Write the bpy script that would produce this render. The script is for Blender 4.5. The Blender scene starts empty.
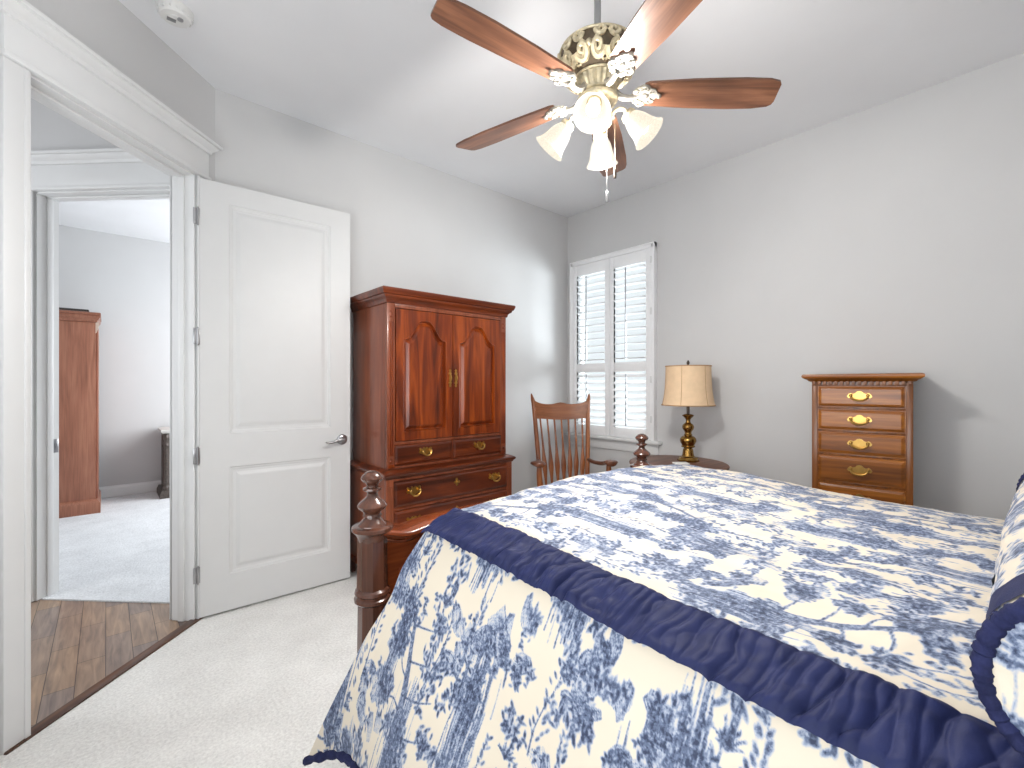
import bpy, bmesh, math, random
import numpy as np
from mathutils import Vector, Matrix, noise as mnoise
PI = math.pi
R = math.radians
S = bpy.context.scene
COL = S.collection
random.seed(7)

# ---------------------------------------------------------------- camera
CAM = Vector((-3.597, -3.165, 1.31))
YAW = R(48.3)                     # heading from +x towards +y
cd = bpy.data.cameras.new('camera')
cam = bpy.data.objects.new('camera', cd)
COL.objects.link(cam)
cam.location = CAM
cam.rotation_euler = (PI/2, 0, YAW - PI/2)
cd.sensor_width = 36
cd.lens = 16.0
cd.clip_start = 0.02
S.camera = cam

# ---------------------------------------------------------------- view, world, lights
S.view_settings.view_transform = 'Standard'
S.view_settings.look = 'None'
S.view_settings.gamma = 1
S.view_settings.use_curve_mapping = False
S.view_settings.exposure = 0.36
w = bpy.data.worlds.new('sky'); S.world = w; w.use_nodes = True
bgn = w.node_tree.nodes['Background']
bgn.inputs[0].default_value = (0.93, 0.965, 1.0, 1)
bgn.inputs[1].default_value = 0.78

def area(name, loc, target, sx, sy, power, col=(1, 1, 1)):
    l = bpy.data.lights.new(name, 'AREA'); l.shape = 'RECTANGLE'
    l.size = sx; l.size_y = sy; l.energy = power; l.color = col
    o = bpy.data.objects.new(name, l); COL.objects.link(o)
    o.location = loc
    o.rotation_euler = (Vector(target) - Vector(loc)).to_track_quat('-Z', 'Y').to_euler()
    return o
# daylight at windows, plus added fill lights behind the camera and in the hall
area('side_fill_light', (-4.40, -2.75, 1.65), (-2.0, -2.3, 2.75), 1.9, 1.7, 52, (0.93, 0.97, 1.0))  # added fill inside the room, the wall here has no window
area('daylight_other_room', (-1.35, 2.35, 1.7), (-4.0, 2.9, 1.2), 1.6, 1.8, 75, (0.92, 0.96, 1.0))
area('daylight_shutter_window', (2.0, -2.9, 1.0), (0.0, -0.45, 1.8), 3.6, 2.6, 800, (0.90, 0.95, 1.0))
area('hall_fill_light', (-5.6, 0.3, 1.7), (-3.5, 0.4, 1.2), 0.8, 1.8, 20, (0.95, 0.97, 1.0))  # unseen fill light added to brighten the hall and its trim
FAN = Vector((-2.24, -2.118, 0))
BULB_W = 13.0
GLOW_W = 31.0
BULB_COL = (1.0, 0.965, 0.925)

# ---------------------------------------------------------------- helpers
def lin(c):
    return tuple(((x/255)/12.92 if x/255 <= 0.04045 else ((x/255+0.055)/1.055)**2.4) for x in c) + (1,)

def setp(b, **k):
    for n, v in k.items():
        n = n.replace('_', ' ')
        if n in b.inputs: b.inputs[n].default_value = v

def newmat(name):
    m = bpy.data.materials.new(name); m.use_nodes = True
    nt = m.node_tree
    return m, nt, nt.nodes['Principled BSDF']

def node(nt, t, **k):
    n = nt.nodes.new(t)
    for a, v in k.items(): setattr(n, a, v)
    return n

def plain(name, c, rough=0.5, metal=0.0, var=0.04, scale=8, bump=0.0, bscale=200, spec=0.5, coat=0.0):
    m, nt, b = newmat(name)
    tc = node(nt, 'ShaderNodeTexCoord')
    nz = node(nt, 'ShaderNodeTexNoise'); nz.inputs['Scale'].default_value = scale; nz.inputs['Detail'].default_value = 4
    nt.links.new(tc.outputs['Object'], nz.inputs['Vector'])
    rp = node(nt, 'ShaderNodeValToRGB')
    l = lin(c)
    rp.color_ramp.elements[0].position = 0.3; rp.color_ramp.elements[1].position = 0.7
    rp.color_ramp.elements[0].color = tuple(x*(1-var) for x in l[:3]) + (1,)
    rp.color_ramp.elements[1].color = tuple(min(1, x*(1+var)) for x in l[:3]) + (1,)
    nt.links.new(nz.outputs['Fac'], rp.inputs[0]); nt.links.new(rp.outputs[0], b.inputs['Base Color'])
    setp(b, Roughness=rough, Metallic=metal, Specular_IOR_Level=spec, Coat_Weight=coat, Coat_Roughness=0.15)
    if bump:
        n2 = node(nt, 'ShaderNodeTexNoise'); n2.inputs['Scale'].default_value = bscale; n2.inputs['Detail'].default_value = 3
        nt.links.new(tc.outputs['Object'], n2.inputs['Vector'])
        bp = node(nt, 'ShaderNodeBump'); bp.inputs['Strength'].default_value = bump; bp.inputs['Distance'].default_value = 0.004
        nt.links.new(n2.outputs['Fac'], bp.inputs['Height']); nt.links.new(bp.outputs[0], b.inputs['Normal'])
    return m

def wood(name, dark, mid, light, axis='z', rough=0.3, coat=0.15, scale=1.0, grain=0.5):
    m, nt, b = newmat(name)
    tc = node(nt, 'ShaderNodeTexCoord'); mp = node(nt, 'ShaderNodeMapping')
    sc = [14.0*scale]*3; sc['xyz'.index(axis)] = 1.3*scale
    mp.inputs['Scale'].default_value = sc
    nt.links.new(tc.outputs['Object'], mp.inputs['Vector'])
    nz = node(nt, 'ShaderNodeTexNoise'); nz.inputs['Scale'].default_value = 1.0; nz.inputs['Detail'].default_value = 5; nz.inputs['Distortion'].default_value = 1.2
    nt.links.new(mp.outputs[0], nz.inputs['Vector'])
    rp = node(nt, 'ShaderNodeValToRGB'); cr = rp.color_ramp
    cr.elements[0].position = 0.28; cr.elements[0].color = lin(dark)
    cr.elements[1].position = 0.74; cr.elements[1].color = lin(light)
    e = cr.elements.new(0.5); e.color = lin(mid)
    nt.links.new(nz.outputs['Fac'], rp.inputs[0])
    mp2 = node(nt, 'ShaderNodeMapping'); s2 = [130.0*scale]*3; s2['xyz'.index(axis)] = 4.0*scale
    mp2.inputs['Scale'].default_value = s2; nt.links.new(tc.outputs['Object'], mp2.inputs['Vector'])
    n2 = node(nt, 'ShaderNodeTexNoise'); n2.inputs['Scale'].default_value = 1.0; n2.inputs['Detail'].default_value = 3
    nt.links.new(mp2.outputs[0], n2.inputs['Vector'])
    r2 = node(nt, 'ShaderNodeValToRGB'); r2.color_ramp.elements[0].position = 0.35; r2.color_ramp.elements[1].position = 0.6
    r2.color_ramp.elements[0].color = (0.62, 0.58, 0.55, 1); r2.color_ramp.elements[1].color = (1, 1, 1, 1)
    nt.links.new(n2.outputs['Fac'], r2.inputs[0])
    mx = node(nt, 'ShaderNodeMix', data_type='RGBA', blend_type='MULTIPLY'); mx.inputs['Factor'].default_value = grain
    nt.links.new(rp.outputs[0], mx.inputs['A']); nt.links.new(r2.outputs[0], mx.inputs['B'])
    nt.links.new(mx.outputs['Result'], b.inputs['Base Color'])
    setp(b, Roughness=rough, Coat_Weight=coat, Coat_Roughness=0.12, Specular_IOR_Level=0.45)
    return m

def obj(name, bm, m, parent=None, smooth=40, loc=None, rot=None, fix=True):
    if fix:
        bmesh.ops.remove_doubles(bm, verts=bm.verts, dist=1e-6)
        bmesh.ops.recalc_face_normals(bm, faces=bm.faces)
    me = bpy.data.meshes.new(name); bm.to_mesh(me); bm.free()
    for p in me.polygons: p.use_smooth = True
    me.set_sharp_from_angle(angle=R(smooth))
    o = bpy.data.objects.new(name, me); COL.objects.link(o)
    if m: me.materials.append(m)
    if parent: o.parent = parent
    if loc: o.location = loc
    if rot: o.rotation_euler = rot
    return o

def tag(o, label=None, cat=None, group=None, kind=None):
    if label: o['label'] = label
    if cat: o['category'] = cat
    if group: o['group'] = group
    if kind: o['kind'] = kind
    return o

def thing(name, label, cat, loc=(0, 0, 0), rz=0.0, group=None, kind=None):
    o = bpy.data.objects.new(name, None); COL.objects.link(o)
    o.location = loc; o.rotation_euler = (0, 0, rz); o.empty_display_size = 0.1
    return tag(o, label, cat, group, kind)

def struct(name, bm, m, **k):
    lab = k.pop('label', None); cat = k.pop('cat', None)
    return tag(obj(name, bm, m, **k), lab, cat, kind='structure')

def BM(): return bmesh.new()

def box(bm, x0, x1, y0, y1, z0, z1, bev=0.0, seg=2):
    vs = [bm.verts.new((x, y, z)) for x in (x0, x1) for y in (y0, y1) for z in (z0, z1)]
    q = [(0, 1, 3, 2), (4, 6, 7, 5), (0, 4, 5, 1), (2, 3, 7, 6), (0, 2, 6, 4), (1, 5, 7, 3)]
    fs = [bm.faces.new([vs[i] for i in f]) for f in q]
    if bev:
        es = list({e for f in fs for e in f.edges})
        bmesh.ops.bevel(bm, geom=es, offset=bev, segments=seg, profile=0.5, affect='EDGES')
    return bm

def strip(bm, rows, closed_u=False, closed_v=False):
    """rows: list of lists of coordinates, skinned into quads"""
    V = [[bm.verts.new(p) for p in r] for r in rows]
    n = len(V); mN = len(V[0])
    for i in range(n if closed_v else n-1):
        for j in range(mN if closed_u else mN-1):
            a, b_, c, d = V[i][j], V[i][(j+1) % mN], V[(i+1) % n][(j+1) % mN], V[(i+1) % n][j]
            try: bm.faces.new((a, b_, c, d))
            except ValueError: pass
    return V

def cap(bm, ring):
    try: bm.faces.new(ring)
    except ValueError: pass

def lathe(bm, prof, seg=28, M=None, rib=None):
    """prof [(r,z)], spun about z, then transformed by M; rib(theta, r, z) -> r"""
    rows = []
    for r, z in prof:
        row = []
        for k in range(seg):
            a = 2*PI*k/seg
            rr = rib(a, r, z) if rib else r
            p = Vector((rr*math.cos(a), rr*math.sin(a), z))
            row.append(M @ p if M else p)
        rows.append(row)
    V = strip(bm, rows, closed_u=True)
    if prof[0][0] > 1e-5: cap(bm, V[0])
    if prof[-1][0] > 1e-5: cap(bm, V[-1])
    return bm

def smooth_prof(pts, n=6):
    """Catmull-Rom through profile points"""
    out = []
    P = [Vector(p) for p in pts]
    for i in range(len(P)-1):
        p0 = P[max(i-1, 0)]; p1 = P[i]; p2 = P[i+1]; p3 = P[min(i+2, len(P)-1)]
        for k in range(n):
            t = k/n
            out.append(0.5*((2*p1) + (p2-p0)*t + (2*p0-5*p1+4*p2-p3)*t*t + (3*p1-p0-3*p2+p3)*t**3))
    out.append(P[-1])
    return out

def tube(bm, pts, r, seg=8, caps=True, flat=1.0):
    pts = [Vector(p) for p in pts]; n = len(pts)
    rad = r if isinstance(r, (list, tuple)) else [r]*n
    rows = []; up = None
    for i, p in enumerate(pts):
        t = (pts[min(i+1, n-1)] - pts[max(i-1, 0)]).normalized()
        if up is None:
            up = Vector((0, 0, 1)) if abs(t.z) < 0.9 else Vector((1, 0, 0))
        a = t.cross(up)
        if a.length < 1e-6: a = t.orthogonal()
        a.normalize(); b_ = a.cross(t).normalized(); up = b_
        rows.append([p + (a*math.cos(2*PI*k/seg) + b_*math.sin(2*PI*k/seg)*flat)*rad[i] for k in range(seg)])
    V = strip(bm, rows, closed_u=True)
    if caps: cap(bm, V[0]); cap(bm, V[-1])
    return bm

def prism(bm, poly, d0, d1, M=None):
    """poly (x,y), extruded from z=d0 to d1 then M"""
    def T(p): p = Vector(p); return M @ p if M else p
    a = [bm.verts.new(T((x, y, d0))) for x, y in poly]
    b_ = [bm.verts.new(T((x, y, d1))) for x, y in poly]
    n = len(poly)
    bm.faces.new(a); bm.faces.new(b_[::-1])
    for i in range(n): bm.faces.new((a[i], a[(i+1) % n], b_[(i+1) % n], b_[i]))
    return bm

XZ = Matrix(((1, 0, 0, 0), (0, 0, 1, 0), (0, 1, 0, 0), (0, 0, 0, 1)))   # (x,y,z)->(x,z,y): a polygon in x-z extruded along y

def sphere(bm, c, r, sz=(1, 1, 1), seg=12):
    M = Matrix.Translation(c) @ Matrix.Diagonal((r*sz[0], r*sz[1], r*sz[2], 1))
    bmesh.ops.create_uvsphere(bm, u_segments=seg, v_segments=max(6, seg//2), radius=1, matrix=M)
    return bm

def polar(poly, c, ang):
    """distance from c to the polygon boundary along ang"""
    dx, dy = math.cos(ang), math.sin(ang); best = 0
    n = len(poly)
    for i in range(n):
        x1, y1 = poly[i][0]-c[0], poly[i][1]-c[1]; x2, y2 = poly[(i+1) % n][0]-c[0], poly[(i+1) % n][1]-c[1]
        ex, ey = x2-x1, y2-y1
        den = dx*ey - dy*ex
        if abs(den) < 1e-12: continue
        t = (x1*ey - y1*ex)/den; s = (x1*dy - y1*dx)/den
        if t > 0 and -1e-6 <= s <= 1+1e-6: best = max(best, t)
    return best

def panelled(bm, x0, x1, z0, z1, poly, steps, T=0.0, n=96, yf=0.0, inner=None):
    """front frame (facing -y at y=yf) with an opening poly (x,z); steps [(inset, y)] run into the opening; ends in a flat field.
    T>0 adds sides back to y=yf+T and a back face."""
    c = (sum(p[0] for p in poly)/len(poly), sum(p[1] for p in poly)/len(poly))
    rect = [(x0, z0), (x1, z0), (x1, z1), (x0, z1)]
    area2 = sum(poly[k][0]*poly[(k+1) % len(poly)][1] - poly[(k+1) % len(poly)][0]*poly[k][1] for k in range(len(poly)))
    if area2 < 0: poly = poly[::-1]
    ang = lambda p: math.atan2(p[1]-c[1], p[0]-c[0]) % (2*PI)
    pin = [Vector(p) for p in poly]; angs = [ang(p) for p in poly]
    pout = [Vector(c) + Vector((math.cos(a), math.sin(a)))*polar(rect, c, a) for a in angs]
    for q in rect:               # the outer row passes through the rectangle's corners
        aq = ang(q); k = min(range(len(angs)), key=lambda k: abs((angs[k]-aq+PI) % (2*PI)-PI)); pout[k] = Vector(q)
    m = len(pin); nor = []
    for i in range(m):
        t0 = (pin[i]-pin[i-1]).normalized(); t1 = (pin[(i+1) % m]-pin[i]).normalized()
        n0 = Vector((-t0.y, t0.x)); n1 = Vector((-t1.y, t1.x)); q = n0+n1
        nor.append(q/max(0.35, 1+n0.dot(n1)))
    rows = []
    if T: rows.append([(p.x, yf+T, p.y) for p in pout])
    rows.append([(p.x, yf, p.y) for p in pout])
    for ins, y in steps:
        if inner: rows.append([(p[0], yf+y, p[1]) for p in inner(ins)])
        else: rows.append([((p+q*ins).x, yf+y, (p+q*ins).y) for p, q in zip(pin, nor)])
    V = strip(bm, rows, closed_u=True)
    bm.faces.new(V[-1])
    if T:
        bm.faces.new(V[0][::-1])
    return bm

def rectpoly(x0, x1, z0, z1): return [(x0, z0), (x1, z0), (x1, z1), (x0, z1)]

def moulding(bm, x0, x1, yf, yb, prof, topcap=True):
    """profile [(out, z)] wrapped round left, front (at yf, facing -y) and right of a case"""
    rows = [[(x0-o, yb, z), (x0-o, yf-o, z), (x1+o, yf-o, z), (x1+o, yb, z)] for o, z in prof]
    V = strip(bm, rows)
    cap(bm, V[0]); cap(bm, V[-1])
    cap(bm, [r[0] for r in V] ); 
    bm.faces.new([r[0] for r in V] + [r[3] for r in V][::-1]) if False else None
    return bm

# ---------------------------------------------------------------- materials
M = {}
M['wall'] = plain('wall_paint', (206, 206, 206), 0.85, var=0.012, scale=3, bump=0.06, bscale=260, spec=0.25)
M['ceil'] = plain('ceiling_paint', (233, 234, 236), 0.9, var=0.012, scale=3, bump=0.08, bscale=160, spec=0.2)
M['white'] = plain('white_paint', (226, 227, 227), 0.38, var=0.01, spec=0.4)
M['doorpaint'] = plain('door_paint', (216, 217, 217), 0.42, var=0.01, spec=0.4)
M['shutter'] = plain('shutter_paint', (244, 245, 246), 0.4, var=0.008)
M['cherry_z'] = wood('cherry_upright', (62, 22, 8), (120, 48, 14), (176, 84, 26), 'z')
M['cherry_x'] = wood('cherry_lengthwise', (54, 22, 10), (94, 39, 16), (136, 62, 25), 'x')
M['cherry_side'] = wood('cherry_side', (104, 50, 30), (132, 70, 45), (150, 84, 56), 'z')
M['pecan_x'] = wood('pecan_lengthwise', (102, 56, 18), (150, 88, 30), (186, 118, 46), 'x')
M['pecan_z'] = wood('pecan_upright', (92, 50, 20), (128, 74, 28), (154, 94, 40), 'z')
M['bed'] = wood('bed_mahogany', (66, 40, 30), (92, 56, 42), (120, 74, 54), 'z', rough=0.22, coat=0.5)
M['bed_x'] = wood('bed_mahogany_rail', (92, 42, 22), (130, 62, 30), (160, 82, 40), 'x', rough=0.25, coat=0.5)
M['chairw'] = wood('chair_oak', (104, 56, 30), (144, 84, 46), (172, 108, 64), 'z', rough=0.32)
M['chairdark'] = wood('chair_arm', (70, 38, 24), (98, 56, 36), (124, 72, 46), 'y', rough=0.3)
M['tablew'] = wood('table_walnut', (84, 52, 38), (116, 76, 56), (138, 94, 70), 'x', rough=0.45, coat=0.0)
M['blade'] = wood('blade_wood', (80, 52, 39), (116, 78, 58), (148, 106, 80), 'x', rough=0.35, scale=1.4)
M['bladeedge'] = plain('blade_edge', (60, 40, 32), 0.5)
M['farwood'] = wood('far_wardrobe_wood', (130, 82, 62), (152, 98, 76), (168, 114, 90), 'z', rough=0.4)
M['darkcarve'] = plain('dark_carved_wood', (74, 64, 58), 0.5, var=0.4, scale=60, bump=0.5, bscale=80)
M['brass'] = plain('brass', (200, 160, 90), 0.28, 1.0, var=0.12, scale=30)
M['oldbrass'] = plain('antique_brass', (150, 116, 62), 0.25, 1.0, var=0.3, scale=25)
M['chrome'] = plain('satin_nickel', (165, 165, 168), 0.28, 1.0)
M['hinge'] = plain('hinge_nickel', (172, 172, 174), 0.3, 0.9)
M['fangold'] = plain('antiqued_cream_gold', (206, 192, 160), 0.42, 0.35, var=0.35, scale=45)
M['fanwhite'] = plain('antiqued_white_metal', (160, 155, 145), 0.4, 0.25, var=0.3, scale=50)
M['fandark'] = plain('housing_recess', (92, 78, 60), 0.55, 0.3, var=0.3, scale=40)
M['rod'] = plain('rod_metal', (150, 150, 150), 0.35, 0.7)
M['navy'] = plain('navy_cotton', (33, 39, 76), 0.6, var=0.15, scale=25, bump=0.15, bscale=500, spec=0.2)
M['navycord'] = plain('navy_cord', (36, 40, 74), 0.85, var=0.25, scale=60, bump=0.3, bscale=300, spec=0.2)
M['shade'] = plain('lampshade_silk', (226, 196, 160), 0.8, var=0.05, scale=20)
M['plastic'] = plain('white_plastic', (222, 222, 220), 0.4)
M['dark'] = plain('dark_gap', (60, 56, 54), 0.7)
M['paper'] = plain('white_card', (235, 235, 232), 0.6)
M['finial'] = plain('dark_bronze', (80, 72, 66), 0.35, 0.8)

def glass_mat():
    m, nt, b = newmat('window_glass')
    out = nt.nodes['Material Output']
    tr = node(nt, 'ShaderNodeBsdfTransparent'); tr.inputs[0].default_value = (0.96, 0.98, 0.98, 1)
    gl = node(nt, 'ShaderNodeBsdfGlossy'); gl.inputs['Roughness'].default_value = 0.02
    fr = node(nt, 'ShaderNodeFresnel'); fr.inputs[0].default_value = 1.3
    mx = node(nt, 'ShaderNodeMixShader')
    nt.links.new(fr.outputs[0], mx.inputs[0]); nt.links.new(tr.outputs[0], mx.inputs[1]); nt.links.new(gl.outputs[0], mx.inputs[2])
    nt.links.new(mx.outputs[0], out.inputs[0])
    return m
M['glass'] = glass_mat()

def frosted():
    m, nt, b = newmat('frosted_lamp_glass')
    out = nt.nodes['Material Output']
    # lit alabaster glass: warm glow, cloudier towards the silhouette
    nz = node(nt, 'ShaderNodeTexNoise'); nz.inputs['Scale'].default_value = 28; nz.inputs['Detail'].default_value = 3
    rp = node(nt, 'ShaderNodeValToRGB'); rp.color_ramp.elements[0].position = 0.3; rp.color_ramp.elements[1].position = 0.7
    rp.color_ramp.elements[0].color = (0.80, 0.70, 0.55, 1); rp.color_ramp.elements[1].color = (1.0, 0.90, 0.74, 1)
    nt.links.new(nz.outputs['Fac'], rp.inputs[0]); nt.links.new(rp.outputs[0], b.inputs['Emission Color'])
    b.inputs['Base Color'].default_value = (0.02, 0.02, 0.02, 1)
    setp(b, Emission_Strength=0.84, Roughness=0.35)
    return m
M['frosted'] = frosted()

def emissive(name, c, s):
    m, nt, b = newmat(name)
    setp(b, Emission_Color=c, Emission_Strength=s); b.inputs['Base Color'].default_value = c
    return m
M['bulb'] = emissive('lit_bulb', (1, 0.93, 0.82, 1), 6.0)

def carpet(name, c):
    m, nt, b = newmat(name)
    tc = node(nt, 'ShaderNodeTexCoord')
    n1 = node(nt, 'ShaderNodeTexNoise'); n1.inputs['Scale'].default_value = 90; n1.inputs['Detail'].default_value = 6; n1.inputs['Roughness'].default_value = 0.7
    n2 = node(nt, 'ShaderNodeTexNoise'); n2.inputs['Scale'].default_value = 5; n2.inputs['Detail'].default_value = 4
    for n_ in (n1, n2): nt.links.new(tc.outputs['Object'], n_.inputs['Vector'])
    ad = node(nt, 'ShaderNodeMath', operation='MULTIPLY_ADD'); ad.inputs[1].default_value = 0.35
    nt.links.new(n2.outputs['Fac'], ad.inputs[0]); nt.links.new(n1.outputs['Fac'], ad.inputs[2])
    rp = node(nt, 'ShaderNodeValToRGB'); l = lin(c)
    rp.color_ramp.elements[0].position = 0.42; rp.color_ramp.elements[1].position = 0.9
    rp.color_ramp.elements[0].color = tuple(x*0.74 for x in l[:3]) + (1,); rp.color_ramp.elements[1].color = tuple(min(1, x*1.16) for x in l[:3]) + (1,)
    nt.links.new(ad.outputs[0], rp.inputs[0]); nt.links.new(rp.outputs[0], b.inputs['Base Color'])
    bp = node(nt, 'ShaderNodeBump'); bp.inputs['Strength'].default_value = 0.7; bp.inputs['Distance'].default_value = 0.008
    nt.links.new(n1.outputs['Fac'], bp.inputs['Height']); nt.links.new(bp.outputs[0], b.inputs['Normal'])
    setp(b, Roughness=0.95, Specular_IOR_Level=0.1)
    return m
M['carpet'] = carpet('cream_carpet', (240, 239, 236))
M['carpet2'] = carpet('white_carpet', (224, 226, 228))

def planks():
    m, nt, b = newmat('hall_plank_floor')
    tc = node(nt, 'ShaderNodeTexCoord'); mp = node(nt, 'ShaderNodeMapping')
    mp.inputs['Rotation'].default_value = (0, 0, R(-90))
    nt.links.new(tc.outputs['Object'], mp.inputs['Vector'])
    bk = node(nt, 'ShaderNodeTexBrick'); bk.inputs['Scale'].default_value = 1.0
    bk.inputs['Brick Width'].default_value = 0.42; bk.inputs['Row Height'].default_value = 0.1
    bk.inputs['Mortar Size'].default_value = 0.0015; bk.inputs['Bias'].default_value = -0.1
    bk.inputs['Color1'].default_value = lin((146, 132, 124)); bk.inputs['Color2'].default_value = lin((176, 148, 120)); bk.inputs['Mortar'].default_value = lin((70, 60, 54))
    nt.links.new(mp.outputs[0], bk.inputs['Vector'])
    mp2 = node(nt, 'ShaderNodeMapping'); mp2.inputs['Scale'].default_value = (3, 30, 3); nt.links.new(mp.outputs[0], mp2.inputs['Vector'])
    nz = node(nt, 'ShaderNodeTexNoise'); nz.inputs['Scale'].default_value = 1.5; nz.inputs['Detail'].default_value = 6; nz.inputs['Distortion'].default_value = 0.8
    nt.links.new(mp2.outputs[0], nz.inputs['Vector'])
    rp = node(nt, 'ShaderNodeValToRGB'); rp.color_ramp.elements[0].position = 0.3; rp.color_ramp.elements[1].position = 0.7
    rp.color_ramp.elements[0].color = (0.45, 0.45, 0.5, 1); rp.color_ramp.elements[1].color = (1.1, 1.05, 1.0, 1)
    nt.links.new(nz.outputs['Fac'], rp.inputs[0])
    mx = node(nt, 'ShaderNodeMix', data_type='RGBA', blend_type='MULTIPLY'); mx.inputs['Factor'].default_value = 0.85
    nt.links.new(bk.outputs['Color'], mx.inputs['A']); nt.links.new(rp.outputs[0], mx.inputs['B'])
    nt.links.new(mx.outputs['Result'], b.inputs['Base Color'])
    setp(b, Roughness=0.3)
    return m
M['planks'] = planks()
M['threshold'] = wood('threshold_wood', (52, 36, 30), (86, 58, 42), (116, 74, 48), 'x', rough=0.4)

def toile_mat():
    m, nt, b = newmat('toile_cotton')
    at = node(nt, 'ShaderNodeAttribute'); at.attribute_name = 'ink'
    tc = node(nt, 'ShaderNodeTexCoord')
    nz = node(nt, 'ShaderNodeTexNoise'); nz.inputs['Scale'].default_value = 110; nz.inputs['Detail'].default_value = 4; nz.inputs['Roughness'].default_value = 0.7
    nt.links.new(tc.outputs['Object'], nz.inputs['Vector'])
    # fine etched texture inside the printed areas
    s1 = node(nt, 'ShaderNodeMath', operation='SUBTRACT'); s1.inputs[1].default_value = 0.5
    nt.links.new(nz.outputs['Fac'], s1.inputs[0])
    s2 = node(nt, 'ShaderNodeMath', operation='MULTIPLY'); s2.inputs[1].default_value = 2.4
    nt.links.new(s1.outputs[0], s2.inputs[0])
    s3 = node(nt, 'ShaderNodeMath', operation='MULTIPLY'); nt.links.new(s2.outputs[0], s3.inputs[0]); nt.links.new(at.outputs['Fac'], s3.inputs[1])
    s4 = node(nt, 'ShaderNodeMath', operation='ADD'); nt.links.new(at.outputs['Fac'], s4.inputs[0]); nt.links.new(s3.outputs[0], s4.inputs[1])
    rp = node(nt, 'ShaderNodeValToRGB'); cr = rp.color_ramp
    cr.elements[0].position = 0.08; cr.elements[0].color = lin((216, 205, 186))
    cr.elements[1].position = 0.95; cr.elements[1].color = lin((44, 54, 80))
    e = cr.elements.new(0.32); e.color = lin((166, 174, 190))
    e = cr.elements.new(0.6); e.color = lin((100, 113, 140))
    nt.links.new(s4.outputs[0], rp.inputs[0]); nt.links.new(rp.outputs[0], b.inputs['Base Color'])
    n2 = node(nt, 'ShaderNodeTexNoise'); n2.inputs['Scale'].default_value = 600
    nt.links.new(tc.outputs['Object'], n2.inputs['Vector'])
    bp = node(nt, 'ShaderNodeBump'); bp.inputs['Strength'].default_value = 0.1; bp.inputs['Distance'].default_value = 0.002
    nt.links.new(n2.outputs['Fac'], bp.inputs['Height']); nt.links.new(bp.outputs[0], b.inputs['Normal'])
    setp(b, Roughness=0.6, Specular_IOR_Level=0.35, Sheen_Weight=0.1)
    return m
M['toile'] = toile_mat()

# ---------------------------------------------------------------- the setting
H = 3.05
EX0, YD = -4.46, -4.15           # wall behind the camera, wall at the bed's head
AC = Vector((-3.12, 0, 0))       # corner of back wall and diagonal wall
ROT_C = R(45)                    # diagonal wall frame: x towards the corner, y away from the room

bm = BM(); prism(bm, [(0.12, 0.0), (-3.12, 0.0), (-4.46-0.1, -1.34-0.1), (-4.56, YD-0.1), (0.12, YD-0.1)], -0.08, 0.0)
struct('floor', bm, M['carpet'])
bm = BM(); box(bm, -8.2, 1.2, YD-0.15, 5.2, H, H+0.1)
struct('ceiling', bm, M['ceil'])
bm = BM(); box(bm, -3.12, 0.14, 0, 0.12, -0.05, H)
struct('wall_back', bm, M['wall'])
WY0, WY1, WZ0, WZ1 = -1.0, -0.105, 0.84, 2.51
bm = BM()
box(bm, 0, 0.14, YD-0.1, WY0, -0.05, H); box(bm, 0, 0.14, WY1, 0, -0.05, H)
box(bm, 0, 0.14, WY0, WY1, -0.05, WZ0); box(bm, 0, 0.14, WY0, WY1, WZ1, H)
struct('wall_right', bm, M['wall'])
bm = BM(); box(bm, EX0-0.12, 0.14, YD-0.12, YD, -0.05, H)
struct('wall_near', bm, M['wall'])
bm = BM(); box(bm, EX0-0.12, EX0, YD, -1.34, -0.05, H)
struct('wall_behind', bm, M['wall'])
# diagonal wall with the open doorway
DX0, DX1, DZ, TH = -0.985, -0.165, 2.462, 0.125
bm = BM()
box(bm, -2.0, DX0-0.02, 0, TH, -0.05, H); box(bm, DX1+0.02, 0.0, 0, TH, -0.05, H); box(bm, DX0-0.02, DX1+0.02, 0, TH, DZ+0.02, H)
struct('wall_left', bm, M['wall'], loc=AC, rot=(0, 0, ROT_C))

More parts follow.
